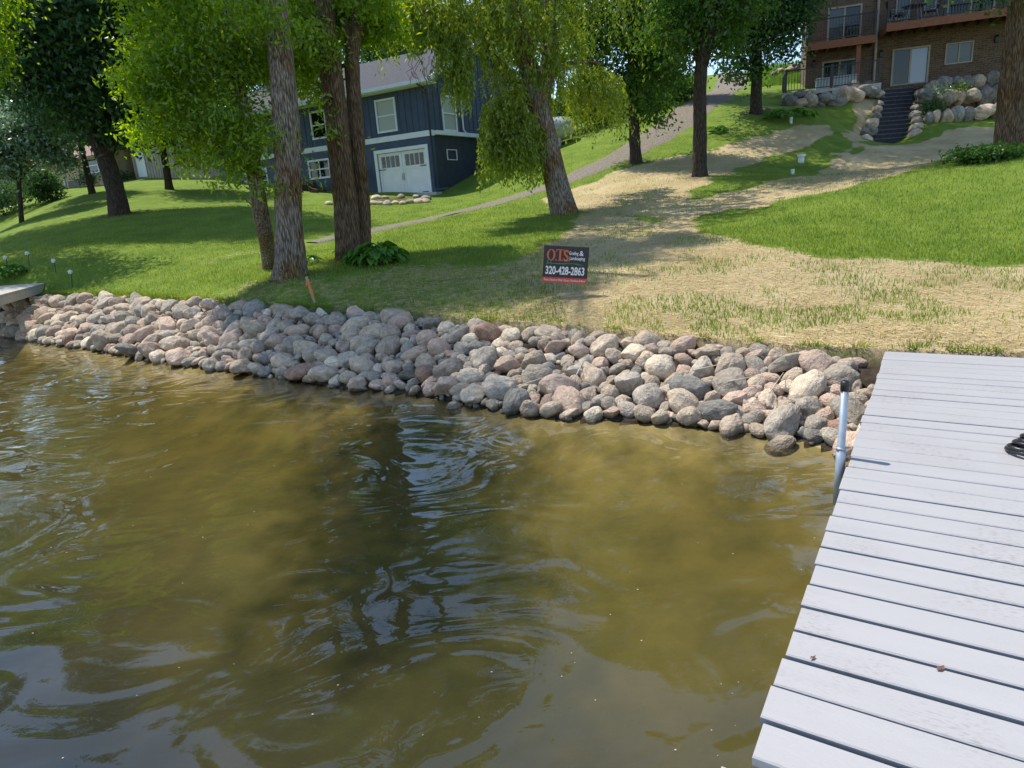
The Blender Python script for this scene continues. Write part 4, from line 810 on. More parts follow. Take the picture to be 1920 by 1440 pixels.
simple_tree(1262, 190, 37, 17, [(1264, 140), (1266, 80), (1266, 10)], [(1265, 30, 0, 2.0, 1), (1230, 60, 0, 1.6, 1), (1295, 60, 0, 1.3, .8), (1235, 120, 0, 1.2, .9), (1215, 150, .5, .9, .6), (1265, 120, .3, .6, .3)], 30000, 'leaf_maple', 'maple half hidden beyond the gravel drive near the hilltop', 24, L=.2, cs=.35, above=[(0, 0, 11, 3, 1)])
b9 = simple_tree(1893, 283, 16.5, 50, [(1898, 200), (1906, 100), (1914, 20), (1918, -40)], [(1960, -60, 0, 1.2, 1), (1850, -70, .3, .9, .6)], 34000, 'leaf_maple', 'thick mottled trunk tree at the right, ground cover round its foot', 25, L=.13, bark='bark_brown', cs=.25, above=[(0, 0, 8.5, 2.4, 1), (-1.6, .5, 9.5, 2.0, .9), (2, .5, 9, 2, 1)])
# left group
simple_tree(226, 402, 26, 34, [(215, 350), (200, 300), (185, 265), (172, 200), (165, 100), (160, 0)], [(190, 200, 0, 1.6, 1), (130, 140, 0, 1.9, 1), (230, 120, 0, 2.0, 1), (90, 60, 0, 2, 1), (180, 30, 0, 2.6, 1.2), (270, 40, 0, 1.9, 1), (230, 215, 0, 1.2, .9), (80, 170, .4, 1.3, .8), (150, 240, .5, .8, .8), (330, 90, .8, 1.8, .9), (255, 255, .5, .7, .6), (215, 255, .2, .5, .5), (40, 100, .5, 1.5, .8), (330, 180, 1, 1.3, .8)], 90000, 'leaf_dark', 'big dark maple with stout forked trunk on the left lawn', 26, L=.22, cs=.34, forks=[[(193, 290, 0, 24), (222, 250, .1, 18), (238, 180, .2, 12), (240, 90, .2, 8)], [(195, 290, 0, 20), (160, 240, .2, 14), (120, 160, .3, 9)]], above=[(0, 0, 10, 3.2, 1), (-3, 0, 10, 2.6, 1), (2.6, 0, 10.5, 2.6, 1), (0, 0, 13, 2.6, .8), (-6, 0, 10, 2.8, .9), (-4, -1, 14, 2.6, .8), (1, 0, 16, 2.4, .8)])
simple_tree(173, 364, 33, 11, [(163, 320), (152, 280), (148, 240)], [(120, 220, 0, 1.1, 1), (160, 220, 0, .9, 1), (90, 200, .3, 1.3, 1)], 8000, 'leaf_dark', 'thin forked tree trunk left of the big dark maple', 27, L=.2, cs=.35, forks=[[(157, 300, 0, 8), (153, 262, .1, 6), (162, 230, .1, 4)]], nb=20)
simple_tree(318, 356, 34, 14, [(312, 320), (305, 280), (303, 200)], [(300, 200, 0, 1.6, 1), (340, 230, 0, 1.4, 1), (370, 270, .3, 1.0, .8), (290, 130, 0, 1.8, 1), (390, 150, .5, 1.8, .8)], 14000, 'leaf_far', 'slender tree standing before the beige shed', 28, L=.2, cs=.35, nb=25, above=[(0, 0, 9, 2.2, 1)])
# grey-green bushy tree at far left
b_ = simple_tree(30, 385, 30, 8, [(35, 340), (40, 280)], [(30, 250, 0, 1.2, 1), (80, 280, 0, .8, 1), (20, 310, 0, .8, .9), (70, 220, 0, 1, 1), (-30, 280, 0, 1.3, 1), (120, 300, .3, .6, .8), (110, 250, .2, .8, .9), (40, 180, .2, .7, .7)], 16000, 'leaf_silver', 'pale silvery green small tree in front of the far tan house', 29, L=.18, cs=.22, nb=25, name='olive_tree')
simple_tree(-120, 470, 19, 26, [(-115, 300), (-100, 100)], [(0, 30, -1, .7, .8), (-60, 60, -1, 1, 1), (20, 90, -1, .35, .5), (-40, 120, -1, .7, .8), (-90, 0, -.5, 1.4, 1), (10, -40, -.5, .9, 1)], 18000, 'leaf_ash', 'bright leafy branches entering at the upper left corner', 30, L=.13, cs=.2, nb=30, above=[(0, 0, 8, 2.4, 1), (0, 0, 6, 2, .8)], name='ash_tree')

# background trees beyond the houses (each its own thing, shared meshes)
def bgproto(leaf, seed, H_=13, R_=4.2, n=15000, bark='bark_dark'):
    r = np.random.default_rng(seed); bl = [(r.normal(0, R_*.35), r.normal(0, R_*.35), H_*r.uniform(.35, .9), R_*r.uniform(.35, .6), R_*r.uniform(.35, .6), R_*r.uniform(.35, .5), 1) for _ in range(11)]
    return bl, leaf, seed, n, bark, H_
protos = {'deep': bgproto('leaf_maple', 41), 'light': bgproto('leaf_far', 42, 12, 4), 'dark': bgproto('leaf_dark', 43, 15, 4.6)}
built = {}
bgl = [(-8, 62, 'light', 1.1, 'light green tree rising behind the blue house roof'), (3, 66, 'deep', 1.2, 'deep green tree behind the willow on the skyline'), (-16, 58, 'deep', 1.2, 'deep green tree behind the left part of the blue house'), (-24, 62, 'dark', 1.2, 'dark tree between the shed and the blue house'),
       (-33, 66, 'light', 1.1, 'light green tree behind the beige shed'), (-42, 60, 'dark', 1.25, 'dark tree behind the spruce at left'), (-52, 58, 'deep', 1.3, 'deep green tree beyond the tan house ridge'), (-46, 47, 'dark', 1.15, 'dark tree overhanging the tan house roof'), (-12.5, 47, 'light', .95, 'leafy tree tucked directly behind the blue house chimney vents'), (-60, 72, 'light', 1.4, 'tall tree at the far left skyline'), (-6, 56, 'dark', 1.0, 'dark bushy tree behind the right end of the blue house roof'), (-20, 50, 'deep', 1.2, 'deep green tree filling the gap left of the blue house'), (-30, 54, 'dark', 1.2, 'dark tree rising directly above the beige shed')]
def bgtree(x, y, kind, s, lab, name='background_tree'):
    bl, leaf, seed, n, bark, H_ = protos[kind]; z = H(x, y)
    if kind not in built:
        stems = [([(0, 0, -.5), (.1, 0, H_*.3), (-.1, .1, H_*.6), (0, 0, H_*.9)], [.32, .26, .17, .04])]
        t, c_, k_ = tree(name, lab, 'tree', (x, y, z), stems, bl, n, leaf, .3, bark, clump=16, cs=.5, nb=26, rb=.06, seed=seed, group='trees beyond the houses', wr=.6); built[kind] = (c_, k_)
    else:
        t = empty(name, (x, y, z), random.uniform(0, 6), label=lab, cat='tree', group='trees beyond the houses'); obj('trunk', built[kind][1], t); obj('crown', built[kind][0], t)
    t.scale = (s, s, s)
for a in bgl: bgtree(*a)
# spruce
def spruce(px, py, d, hgt, rad0, lab, seed):
    q = aty(px, py, d); z = H(q[0], q[1]); r = np.random.default_rng(seed); n = 9000; h = r.uniform(.03, 1, n)**.8; lay = np.floor(h*14)/14; k = (1-h)*rad0*(.75+.5*((h*14) % 1 < .5)); a = r.uniform(0, 6.28, n); rr_ = k*r.uniform(.3, 1, n)**.5
    P = np.stack([rr_*np.cos(a), rr_*np.sin(a), h*hgt-rr_*.25], -1); d_ = np.stack([np.cos(a), np.sin(a), -.3+r.normal(0, .2, n)], -1); s_ = np.stack([-np.sin(a), np.cos(a), np.zeros(n)], -1); L = .32
    V = np.stack([P, P+d_*L*.5+s_*.07, P+d_*L, P+d_*L*.5-s_*.07], 1).reshape(-1, 3)
    t = empty('spruce_tree', (q[0], q[1], z), label=lab, cat='tree'); MB().tube([(0, 0, -.3), (0, 0, hgt*.95)], [.16, .02], 8).build('trunk', M['bark_dark'], t, True); obj('crown', npmesh('crown', V, np.arange(4*n).reshape(-1, 4), M['leaf_spruce']), t)
spruce(243, 330, 47, 8, 2.2, 'dark blue-green spruce standing left of the beige shed', 3)
# ------------------------------------------------------------ low plants
def plant(name, label, cat, pos, R0, Hh, n, L, wid, matn, group=None, seed=0, up=.6, seg=4):
    """arching broad leaves springing from a clump"""
    r = np.random.default_rng(seed); Vv, Ff = [], []
    for i in range(n):
        a = r.uniform(0, 6.28); rr_ = R0*r.uniform(0, 1)**.6; ox, oy = rr_*math.cos(a)*.75, rr_*math.sin(a)*.75; zt = Hh*math.sqrt(max(.05, 1-(rr_/R0)**2))*r.uniform(.35, 1.0)
        l_ = L*r.uniform(.7, 1.2); w_ = l_*wid; da = a+r.normal(0, .5); dx, dy = math.cos(da), math.sin(da); tw = r.normal(0, .25)
        b0 = len(Vv); prof = [0.12, .8, 1, .75, 0]; 
        for j in range(5):
            t = j/4; x = ox+dx*l_*t; y = oy+dy*l_*t; z = zt+l_*(up*t-1.0*t*t*up*1.5); ww = w_/2*prof[j]
            Vv += [(x-dy*ww, y+dx*ww, z+ww*(.35+tw)), (x, y, z-ww*.1), (x+dy*ww, y-dx*ww, z+ww*(.35-tw))]
        for j in range(4):
            q = b0+3*j; Ff += [(q, q+1, q+4, q+3), (q+1, q+2, q+5, q+4)]
    t = empty(name, tuple(pos), label=label, cat=cat, group=group); obj('leaves', npmesh('leaves', np.array(Vv), np.array(Ff), M[matn], True), t); return t
plant('hosta_plant', 'large glossy green hosta clump at the foot of the two brown trunks', 'plant', gpix(712, 492), .50, .34, 210, .24, .62, 'leaf_hosta', seed=1)
g_ = gpix(676, 492); plant('hosta_plant', 'darker low hosta clump hugging the base of the brown trunk', 'plant', g_, .3, .26, 90, .2, .5, 'leaf_hosta', seed=2)
plant('hosta_plant', 'small shaded hosta with narrow leaves beside the grey trunk', 'plant', gpix(572, 497), .20, .22, 46, .24, .35, 'leaf_hosta', seed=3)
plant('hosta_plant', 'tiny hosta sprout left of the brown trunk base', 'plant', gpix(634, 474), .06, .06, 9, .12, .5, 'leaf_hosta', seed=4)
plant('hosta_plant', 'row of leafy hostas at the foot of the left boulder wall', 'plant', gpix(1478, 222), 1.3, .35, 160, .35, .5, 'leaf_hosta', seed=5)
plant('hosta_plant', 'small bright weed clump on the upper lawn beside the trunk', 'plant', gpix(1344, 247), .3, .2, 30, .3, .5, 'leaf_hosta', seed=6)
plant('shoreline_plant', 'bright green leafy plant behind the left dock', 'plant', gpix(22, 520), .45, .3, 120, .16, .6, 'leaf_hosta', seed=7)
def bush(name, label, pos, rx, ry, rz, n, leaf, L, seed, group=None):
    r = np.random.default_rng(seed); bl = [(r.normal(0, rx*.4), r.normal(0, ry*.4), rz*r.uniform(.3, .7), rx*.55, ry*.55, rz*.5) for _ in range(7)]; P, C = blobpts(bl, n, 8, L*.9, r); P = P[P[:, 2] > -.1]; V = leafquads(P, L, .5, .1, r)
    t = empty(name, tuple(map(float, pos)), label=label, cat='bush', group=group); obj('leaves', npmesh('leaves', V, np.arange(len(V)).reshape(-1, 4), M[leaf]), t)
    mb = MB()
    for k in range(7): a = k*.9; mb.tube([(0, 0, -.1), (rx*.3*math.cos(a), ry*.3*math.sin(a), rz*.3), (rx*.55*math.cos(a), ry*.55*math.sin(a), rz*.6)], [.02, .014, .006], 5)
    mb.build('stems', M['bark_dark'], t)
bush('ground_cover', 'low dark green ground cover round the foot of the thick right tree', gpix(1868, 300), 1.0, .7, .3, 5000, 'leaf_ground', .09, 1)
bush('foundation_bush', 'dark rounded bush against the tan house foundation', gpix(95, 378), 1.6, 1.0, 1.7, 3500, 'leaf_dark', .16, 2)
bush('foundation_bush', 'low dark hedge at the right corner of the tan house', gpix(186, 346), 1.2, .8, .7, 1800, 'leaf_dark', .14, 3)
bush('foundation_bush', 'shadowy bush at the far left edge of the lawn', gpix(5, 405), 1.8, 1.2, 1.6, 3500, 'leaf_dark', .16, 4)
bush('driveway_bush', 'bushy undergrowth left of the gravel drive below the hilltop', gpix(1130, 232), 3.0, 1.4, 1.7, 5200, 'leaf_maple', .2, 5)
bush('driveway_bush', 'small leafy bush at the foot of the hilltop maple', gpix(1255, 195), 1.6, 1, 1.2, 3200, 'leaf_far', .18, 6)
bush('wall_shrub', 'wispy grey-green shrub on the boulder tiers beside the stairs', aty(1760, 178, 32)-[0, 0, .2], .55, .45, .7, 700, 'leaf_silver', .09, 7)
bush('wall_shrub', 'small green shrub below the wispy one between the boulders', aty(1752, 205, 31.4)-[0, 0, .2], .5, .4, .6, 800, 'leaf_dark', .12, 8)
bush('wall_shrub', 'feathery green plant growing between the upper boulder tiers', aty(1800, 170, 32)-[0, 0, .2], .4, .4, .5, 600, 'leaf_far', .1, 9)

# ------------------------------------------------------------ walls with features
def wallframe(px, py, d, vpx):
    """origin at pixel/depth, wall direction along the ray to the horizon point at vpx (to the left)"""
    o = aty(px, py, d); hy = 720-F*math.tan(TH)/math.cos(PHI); yh = hy-(vpx-960)*math.tan(PHI); r = ray(vpx, yh); u = np.array([r[0], r[1], 0]); u /= np.linalg.norm(u); return o, u
def onwall(o, u, px, py):
    n = np.array([-u[1], u[0], 0]); r = ray(px, py); t = ((o-[0, 0, EYE])@n)/(r@n); p = np.array([0, 0, EYE])+r*t; return float((p-o)@u), float(p[2]-o[2])
# ---- blue house. local frame: x runs along the front to the LEFT end as negative, i.e. local -x; front face y=0 ; inside y>0
ho, hu = wallframe(820, 361, 32, -1200)
hyaw = math.atan2(-hu[1], -hu[0])     # local +x = -u (to the right)
house = empty('blue_house', tuple(map(float, ho)), hyaw, label='navy blue two storey house with white trim and white double garage door', cat='house')
def fw(px, py): s, z = onwall(ho, hu, px, py); return -s, z
LEN, DEP, EV, FL, RG = 15.0, 9.0, 5.0, 2.62, 7.1
gd0, gd1 = fw(716, 366)[0], fw(806, 362)[0]; gdt = fw(762, 282)[1]
def wallpanel(mb, x0, x1, z0, z1, holes, th=.18, y=0):
    """flat front wall y..y+th with rectangular holes, split in columns"""
    xs = sorted({x0, x1, *[h[0] for h in holes], *[h[1] for h in holes]})
    for a, c_ in zip(xs[:-1], xs[1:]):
        hs = sorted([h for h in holes if h[0] <= a+1e-6 and h[1] >= c_-1e-6], key=lambda h: h[2]); z = z0
        for h in hs:
            if h[2] > z+1e-4: mb.box(a, c_, y, y+th, z, h[2])
            z = h[3]
        if z < z1-1e-4: mb.box(a, c_, y, y+th, z, z1)
def window(par, x0, x1, z0, z1, y=-.0, cols=1, rows=2, glass='glass', fr=.09, name='window', glass2=None, frame='white'):
    m_ = MB(); f_ = fr; d0, d1 = y-.045, y+.05
    m_.box(x0-f_, x0, d0, d1, z0-f_, z1+f_); m_.box(x1, x1+f_, d0, d1, z0-f_, z1+f_); m_.box(x0, x1, d0, d1, z0-f_, z0); m_.box(x0, x1, d0, d1, z1, z1+f_)
    for i in range(1, cols): xx = x0+(x1-x0)*i/cols; m_.box(xx-.03, xx+.03, d0+.015, d1, z0, z1)
    for j in range(1, rows): zz = z0+(z1-z0)*j/rows; m_.box(x0, x1, d0+.018, d1-.002, zz-.03, zz+.03)
    w_ = m_.build(name, M[frame], par); 
    if rows == 2 and glass2: MB().box(x0, x1, y+.01, y+.03, z0, (z0+z1)/2-.03).build('pane', M[glass2], w_); MB().box(x0, x1, y+.01, y+.03, (z0+z1)/2+.03, z1).build('pane', M[glass], w_)
    else: MB().box(x0, x1, y+.01, y+.03, z0, z1).build('pane', M[glass], w_)
    return w_
wA = (fw(712, 250)[0], fw(744, 245)[0], fw(730, 244)[1], fw(727, 188)[1])
wB = (fw(584, 334)[0], fw(620, 332)[0], fw(600, 332)[1], fw(600, 302)[1])
wC = (fw(590, 265)[0], fw(640, 262)[0], FL+.55, FL+1.7)
wD = (-12.6, -11.4, FL+.7, FL+1.9); wE = (-12.8, -11.2, .9, 2.0)
lo = MB(); wallpanel(lo, -LEN, 0, .0, FL-.12, [(gd0, gd1, 0, gdt), wB, wE]); lo.build('lower_wall', M['navy'], house)
# siding laps
lap = MB(); z = .12
while z < FL-.2:
    xs = [(-LEN, gd0-.16), (gd1+.16, -.01)] if z < gdt+.1 else [(-LEN, -.01)]
    for a, c_ in xs:
        segs = [(a, c_)]
        for h in (wB, wE):
            if h[2]-.1 < z < h[3]+.1: segs = [q for s0, s1 in segs for q in (((s0, min(s1, h[0]-.1)), (max(s0, h[1]+.1), s1)) if s0 < h[0] < s1 else ((s0, s1),))]
        for s0, s1 in segs:
            if s1-s0 > .05: lap.add([(s0, 0, z), (s1, 0, z), (s1, -.014, z-.15), (s0, -.014, z-.15), (s0, 0, z-.15), (s1, 0, z-.15)], [(0, 3, 2, 1), (3, 4, 5, 2)])
    z += .16
lap.build('lap_siding', M['navy'], house)
up = MB(); wallpanel(up, -LEN, 0, FL+.12, EV, [wA, wC, wD]); x = -LEN+.3
while x < -.1:
    segs = [(FL+.12, EV)]
    for h in (wA, wC, wD):
        if h[0]-.1 < x < h[1]+.1: segs = [(FL+.12, h[2]-.09), (h[3]+.09, EV)]
    for s0, s1 in segs: up.box(x-.02, x+.02, -.02, -.001, s0, s1)
    x += .36
up.build('upper_wall', M['navy'], house)
t_ = MB(); t_.box(-LEN, .03, -.035, .17, FL-.12, FL+.12); t_.box(.003, .19, .18, DEP, FL-.08, FL+.10); t_.build('trim_band', M['white'], house)
# side wall (faces right): x from -.18..0
def sw(px, py): # pixel -> (depth along side, z)
    u2 = np.array([-hu[1], hu[0], 0])*-1
    if u2[1] < 0: u2 = -u2
    s, z = onwall(ho, u2, px, py); return s, z
sA0, szA = sw(833, 242); sA1, _ = sw(855, 240); szB = sw(840, 183)[1]
sd = MB(); hb = H(*(ho[:2]+np.array([0, 0])))
def sidepanel(mb, y0, y1, z0, z1, holes):
    ys = sorted({y0, y1, *[h[0] for h in holes], *[h[1] for h in holes]})
    for a, c_ in zip(ys[:-1], ys[1:]):
        hs = [h for h in holes if h[0] <= a+1e-6 and h[1] >= c_-1e-6]; z = z0
        for h in hs: mb.box(-.18, 0, a, c_, z, h[2]); z = h[3]
        mb.box(-.18, 0, a, c_, z, z1)
sidepanel(sd, .182, DEP, FL+.12, EV, [(sA0, sA1, szA, szB)])
sd.add([(-.0, 0, EV), (-.0, DEP, EV), (-.0, DEP/2, RG), (-.18, 0, EV), (-.18, DEP, EV), (-.18, DEP/2, RG)], [(0, 1, 2), (5, 4, 3), (0, 2, 5, 3), (1, 4, 5, 2)])
y = .4
while y < DEP-.1:
    zt_ = EV+(RG-EV)*(1-abs(y-DEP/2)/(DEP/2))-.05
    if sA0-.12 < y < sA1+.12: sd.box(.001, .02, y-.02, y+.02, FL+.12, szA-.1); sd.box(.001, .02, y-.02, y+.02, szB+.1, zt_)
    else: sd.box(.001, .02, y-.02, y+.02, FL+.12, zt_)
    y += .4
sd.build('side_wall', M['navy'], house)
MB().box(-.18, -.002, .182, DEP, -.6, FL-.08).build('foundation_wall', M['navy2'], house)
bk = MB(); bk.box(-LEN, -.182, DEP-.18, DEP, -.5, EV); bk.box(-LEN, -LEN+.18, .182, DEP-.182, -.5, EV); bk.add([(-LEN, 0, EV), (-LEN, DEP, EV), (-LEN, DEP/2, RG)], [(0, 2, 1)]); bk.build('rear_wall', M['navy'], house)
def swin(y0, y1, z0, z1, glass, glass2=None, fr=.09, rows=2):
    m_ = MB(); m_.box(.002, .05, y0-fr, y0, z0-fr, z1+fr); m_.box(.002, .05, y1, y1+fr, z0-fr, z1+fr); m_.box(.002, .05, y0, y1, z0-fr, z0); m_.box(.002, .05, y0, y1, z1, z1+fr)
    if rows == 2: m_.box(.0, .045, y0, y1, (z0+z1)/2-.03, (z0+z1)/2+.03)
    w_ = m_.build('window', M['white'], house); MB().box(-.03, -.01, y0, y1, z0, z1).build('pane', M[glass], w_)
swin(sA0, sA1, szA, szB, 'blind')
s0, z0 = sw(846, 299); swin(s0-.3, s0+.45, z0-.0, z0+.42, 'blind', rows=1, fr=.03); s0, z0 = sw(912, 299); swin(s0-.4, s0+.5, z0, z0+.4, 'blind', rows=1, fr=.03)
window(house, *wA, glass='blind'); window(house, *wB, cols=2, glass='glassdark'); window(house, *wC, cols=2, glass='glassdark'); window(house, *wD, glass='glassdark'); window(house, *wE, cols=2, glass='glassdark')
# garage door
gdr = MB(); jw = .16
gdr.box(gd0-jw, gd0, -.05, .05, 0, gdt+jw); gdr.box(gd1, gd1+jw, -.05, .05, 0, gdt+jw); gdr.box(gd0, gd1, -.05, .05, gdt, gdt+jw); gdr.build('garage_door_frame', M['white'], house)
mid = (gd0+gd1)/2; gd = MB(); gz = gdt*.66
gd.box(gd0+.01, gd1-.01, .06, .10, .02, gdt-.01)
for a, c_ in ((gd0+.02, mid-.015), (mid+.015, gd1-.02)):
    gd.box(a, a+.13, .035, .058, .03, gdt-.02); gd.box(c_-.13, c_, .035, .058, .03, gdt-.02); gd.box(a+.132, c_-.132, .035, .058, .03, .16); gd.box(a+.132, c_-.132, .035, .058, gz-.12, gz); gd.box(a+.132, c_-.132, .035, .058, gdt-.15, gdt-.02)
gdo = gd.build('garage_door', M['white'], house)
pn = MB()
for a, c_ in ((gd0+.17, mid-.16), (mid+.16, gd1-.17)):
    w_ = (c_-a)/4
    for i in range(4): pn.box(a+i*w_+.025, a+(i+1)*w_-.025, .05, .0595, gz+.015, gdt-.165)
pn.build('panes', M['glassdark'], gdo)
hd = MB()
for s_ in (-1, 1): hd.tube([(mid+s_*.07, .02, 1.02), (mid+s_*.05, -.01, .92), (mid+s_*.05, -.01, .8), (mid+s_*.07, .02, .7)], .012, 6)
hd.build('handle', M['black'], gdo)
hg = MB()
for z_ in (.09, gz-.06):
    hg.box(gd0+.01, gd0+.42, .02, .034, z_-.02, z_+.02); hg.box(gd1-.42, gd1-.01, .02, .034, z_-.02, z_+.02)
hg.build('hinge', M['black'], gdo)
# roof
OH = .55; rf = MB(); sl_ = (RG-EV)/(DEP/2); yo = OH
for sgn in (0, 1):
    ye = -yo if sgn == 0 else DEP+yo; ze = EV-sl_*yo; x0, x1 = -LEN-.4, .55
    A = [(x0, ye, ze+.06), (x1, ye, ze+.06), (x1, DEP/2, RG+.12), (x0, DEP/2, RG+.12)]; B_ = [(x, y_, z_-.12) for x, y_, z_ in A]
    f = [(0, 1, 2, 3), (7, 6, 5, 4), (0, 4, 5, 1), (1, 5, 6, 2), (3, 2, 6, 7), (0, 3, 7, 4)]; rf.add(A+B_, f)
rfo = rf.build('roof', M['shingle'], house)
fs = MB(); ze = EV-sl_*yo
fs.box(-LEN-.4, .57, -yo-.13, -yo-.005, ze-.10, ze+.05); fs.build('gutter', M['white'], rfo)
so_ = MB(); so_.box(-LEN-.38, .54, -yo+.0, -.01, ze-.13, ze-.09); so_.add([(.02, -yo, ze-.09), (.54, -yo, ze-.09), (.54, DEP/2, RG-.02), (.02, DEP/2, RG-.02)], [(0, 3, 2, 1)]); so_.build('soffit', M['white'], rfo)
rk = MB()
for ye in (-yo, DEP+yo): rk.add([(.552, ye, ze-.10), (.552, DEP/2, RG-.04), (.552, DEP/2, RG+.16), (.552, ye, ze+.10), (.60, ye, ze-.10), (.60, DEP/2, RG-.04), (.60, DEP/2, RG+.16), (.60, ye, ze+.10)], [(4, 5, 6, 7), (3, 2, 1, 0), (0, 1, 5, 4), (3, 7, 6, 2)])
rk.build('rake_board', M['white'], rfo)
for xx in (fw(700, 140)[0], fw(748, 130)[0]): MB().box(xx-.18, xx+.18, DEP/2-1.0, DEP/2-.6, RG-.40, RG-.05, .02).build('roof_vent', M['black'], rfo)
dsp = MB(); dsp.tube([(-.12, -.55, ze-.1), (-.06, -.1, EV-.6), (-.02, -.06, EV-.9), (-.02, -.06, .25), (.1, -.15, .12), (1.3, -.9, .12)], .045, 8); dsp.build('downspout', M['navy2'], house)
s0, z0 = sw(862, 185); s1, z1 = sw(885, 270); dsp = MB(); dsp.tube([(.06, s0, z0), (.06, s0, FL+.25), (.06, s0+.35, FL+.02), (.06, s0+2.4, FL-.0)], .045, 8); dsp.build('vent_pipe', M['white'], house, True)
MB().box(-5.5, -.0+.3, -.5, -.05, -.12, .02).build('door_apron', M['concrete'], house)
# AC unit on the side wall
s0, z0 = sw(905, 290); ac = empty('heat_pump', (0, 0, 0), label='small white heat pump on brackets on the blue house side wall', cat='air conditioner'); ac.parent = None
pw_ = Matrix.Translation(house.location)@Matrix.Rotation(hyaw, 4, 'Z')
s0 = DEP*.68; lc = pw_@Vector((.12, s0, FL-.25)); ac.location = lc; ac.rotation_euler = (0, 0, hyaw)
MB().box(0, .34, -.45, .45, 0, .62, .02).build('casing', M['white'], ac); MB().box(.05, .3, -.452-.002, -.451, .06, .56).build('grille', M['black'], ac); MB().box(-.1, .36, -.4, -.36, -.05, -.002).build('bracket', M['galv'], ac)
# patio
pp = [fw(640, 372), fw(470, 385)]
pat = MB(); pat.box(-14, gd0-1.2, -2.6, -.06, -.25, .03); po = pat.build('patio_slab', M['concrete'], house); 
def hl(x, y, z=0.03): return tuple(pw_@Vector((x, y, z)))
def wchair(loc, rz, lab):
    t = empty('patio_chair', loc, rz, label=lab, cat='chair', group='brown wicker patio seats')
    MB().box(-.28, .28, -.26, .26, .34, .42, .02).build('seat', M['wicker'], t); b = MB(); b.add([(-.28, .22, .42), (.28, .22, .42), (.30, .38, .98), (-.30, .38, .98), (-.28, .28, .42), (.28, .28, .42), (.30, .43, .98), (-.30, .43, .98)], [(0, 1, 2, 3), (7, 6, 5, 4), (3, 2, 6, 7), (0, 3, 7, 4), (1, 5, 6, 2)]); b.build('backrest', M['wicker'], t)
    for s_ in (-1, 1): MB().tube([(s_*.29, -.26, .34), (s_*.31, -.24, .6), (s_*.31, .1, .66), (s_*.29, .3, .8)], .03, 6).build('armrest', M['wicker'], t); MB().box(s_*.30-.015, s_*.30+.015, -.24, .24, .1, .6).build('side_panel', M['wicker'], t)
    for a in (-1, 1):
        for c_ in (-1, 1): MB().box(a*.25-.02, a*.25+.02, c_*.22-.02, c_*.22+.02, 0, .34).build('leg', M['black'], t)
cx0 = fw(604, 378)[0]
wchair(hl(cx0, -1.0), hyaw+1.3, 'brown wicker patio chair facing left before the small white window'); wchair(hl(cx0+.65, -.8), hyaw+1.6, 'reddish brown patio chair half hidden behind the brown trunk')
t = empty('patio_table', hl(cx0-1.2, -1.2), hyaw, label='dark low patio table left of the wicker chair', cat='table'); MB().box(-.6, .6, -.35, .35, .55, .6).build('tabletop', M['darkwood'], t)
for a in (-1, 1):
    for c_ in (-1, 1): MB().box(a*.52-.03, a*.52+.03, c_*.28-.03, c_*.28+.03, 0, .55).build('leg', M['black'], t)
gq = fw(447, 380); t = empty('patio_grill', hl(gq[0], -1.6), hyaw, label='covered black grill at the left end of the patio', cat='grill'); b = MB(); b.box(-.65, .65, -.3, .3, .0, .85, .04); b.build('cabinet', M['black'], t); MB().tube([(-.6, 0, .9), (.6, 0, .9)], .26, 12).build('lid', M['black'], t)
gq = fw(694, 372); t = empty('potted_plant', hl(gq[0], -.5), hyaw, label='dark leafy potted plant on a slanted stand beside the garage door', cat='plant'); MB().tube([(.35, -.1, 0), (0, 0, .7)], .02, 6).build('leg', M['galv'], t); MB().tube([(-.25, -.1, 0), (0, 0, .7)], .02, 6).build('leg', M['black'], t); MB().tube([(0, 0, .6), (0, 0, .9)], [.1, .15], 10).build('pot', M['black'], t)
P, C = blobpts([(0, 0, 1.15, .22, .22, .35)], 300, 6, .06, rng); V = leafquads(P, .12); obj('leaves', npmesh('leaves', V, np.arange(len(V)).reshape(-1, 4), M['leaf_dark']), t)

# ---- propane tank
q = aty(1016, 243, 33); t = empty('propane_tank', (q[0], q[1], H(q[0], q[1])), rad(-8), label='grey horizontal propane tank on the grass behind the willow', cat='tank')
prof = [(-1.5, .02), (-1.46, .25), (-1.36, .4), (-1.2, .49), (-1, .52), (1, .52), (1.2, .49), (1.36, .4), (1.46, .25), (1.5, .02)]
MB().tube([(x, 0, .95) for x, _ in prof], [r_ for _, r_ in prof], 24).build('tank_body', M['tank'], t, True)
for x in (-.8, .8): MB().box(x-.06, x+.06, -.3, .3, -.3, .52).build('leg', M['concrete'], t)
MB().tube([(0, 0, 1.44), (0, 0, 1.62)], [.2, .17], 14).build('valve_dome', M['tank'], t)

# ---- tan house far left
to, tu = wallframe(195, 341, 43, -1500)
th = empty('tan_house', tuple(map(float, to)), math.atan2(-tu[1], -tu[0]), label='tan clapboard house with brown roof behind the silvery tree at far left', cat='house')
def tw(px, py): s, z = onwall(to, tu, px, py); return -s, z
TL, TDp, TE = 17, 8, tw(170, 298)[1]+.2
w1 = (tw(168, 322)[0], tw(186, 320)[0], tw(177, 322)[1], tw(177, 298)[1]); w2 = (tw(20, 335)[0], tw(40, 332)[0], .9, 2.1); w3 = (tw(132, 355)[0], tw(152, 352)[0], -.2, .45)
TE = w1[3]+.35
b = MB(); wallpanel(b, -TL, 0, -2.5, TE, [w1, w2]); b.box(-.18, 0, .182, TDp, -1.5, TE); b.box(-TL, -TL+.18, .182, TDp, -2.5, TE); b.add([(0, 0, TE), (0, TDp, TE), (0, TDp/2, TE+2.3)], [(0, 1, 2)]); b.build('wall', M['tan'], th)
lp_ = MB(); z = -1.4
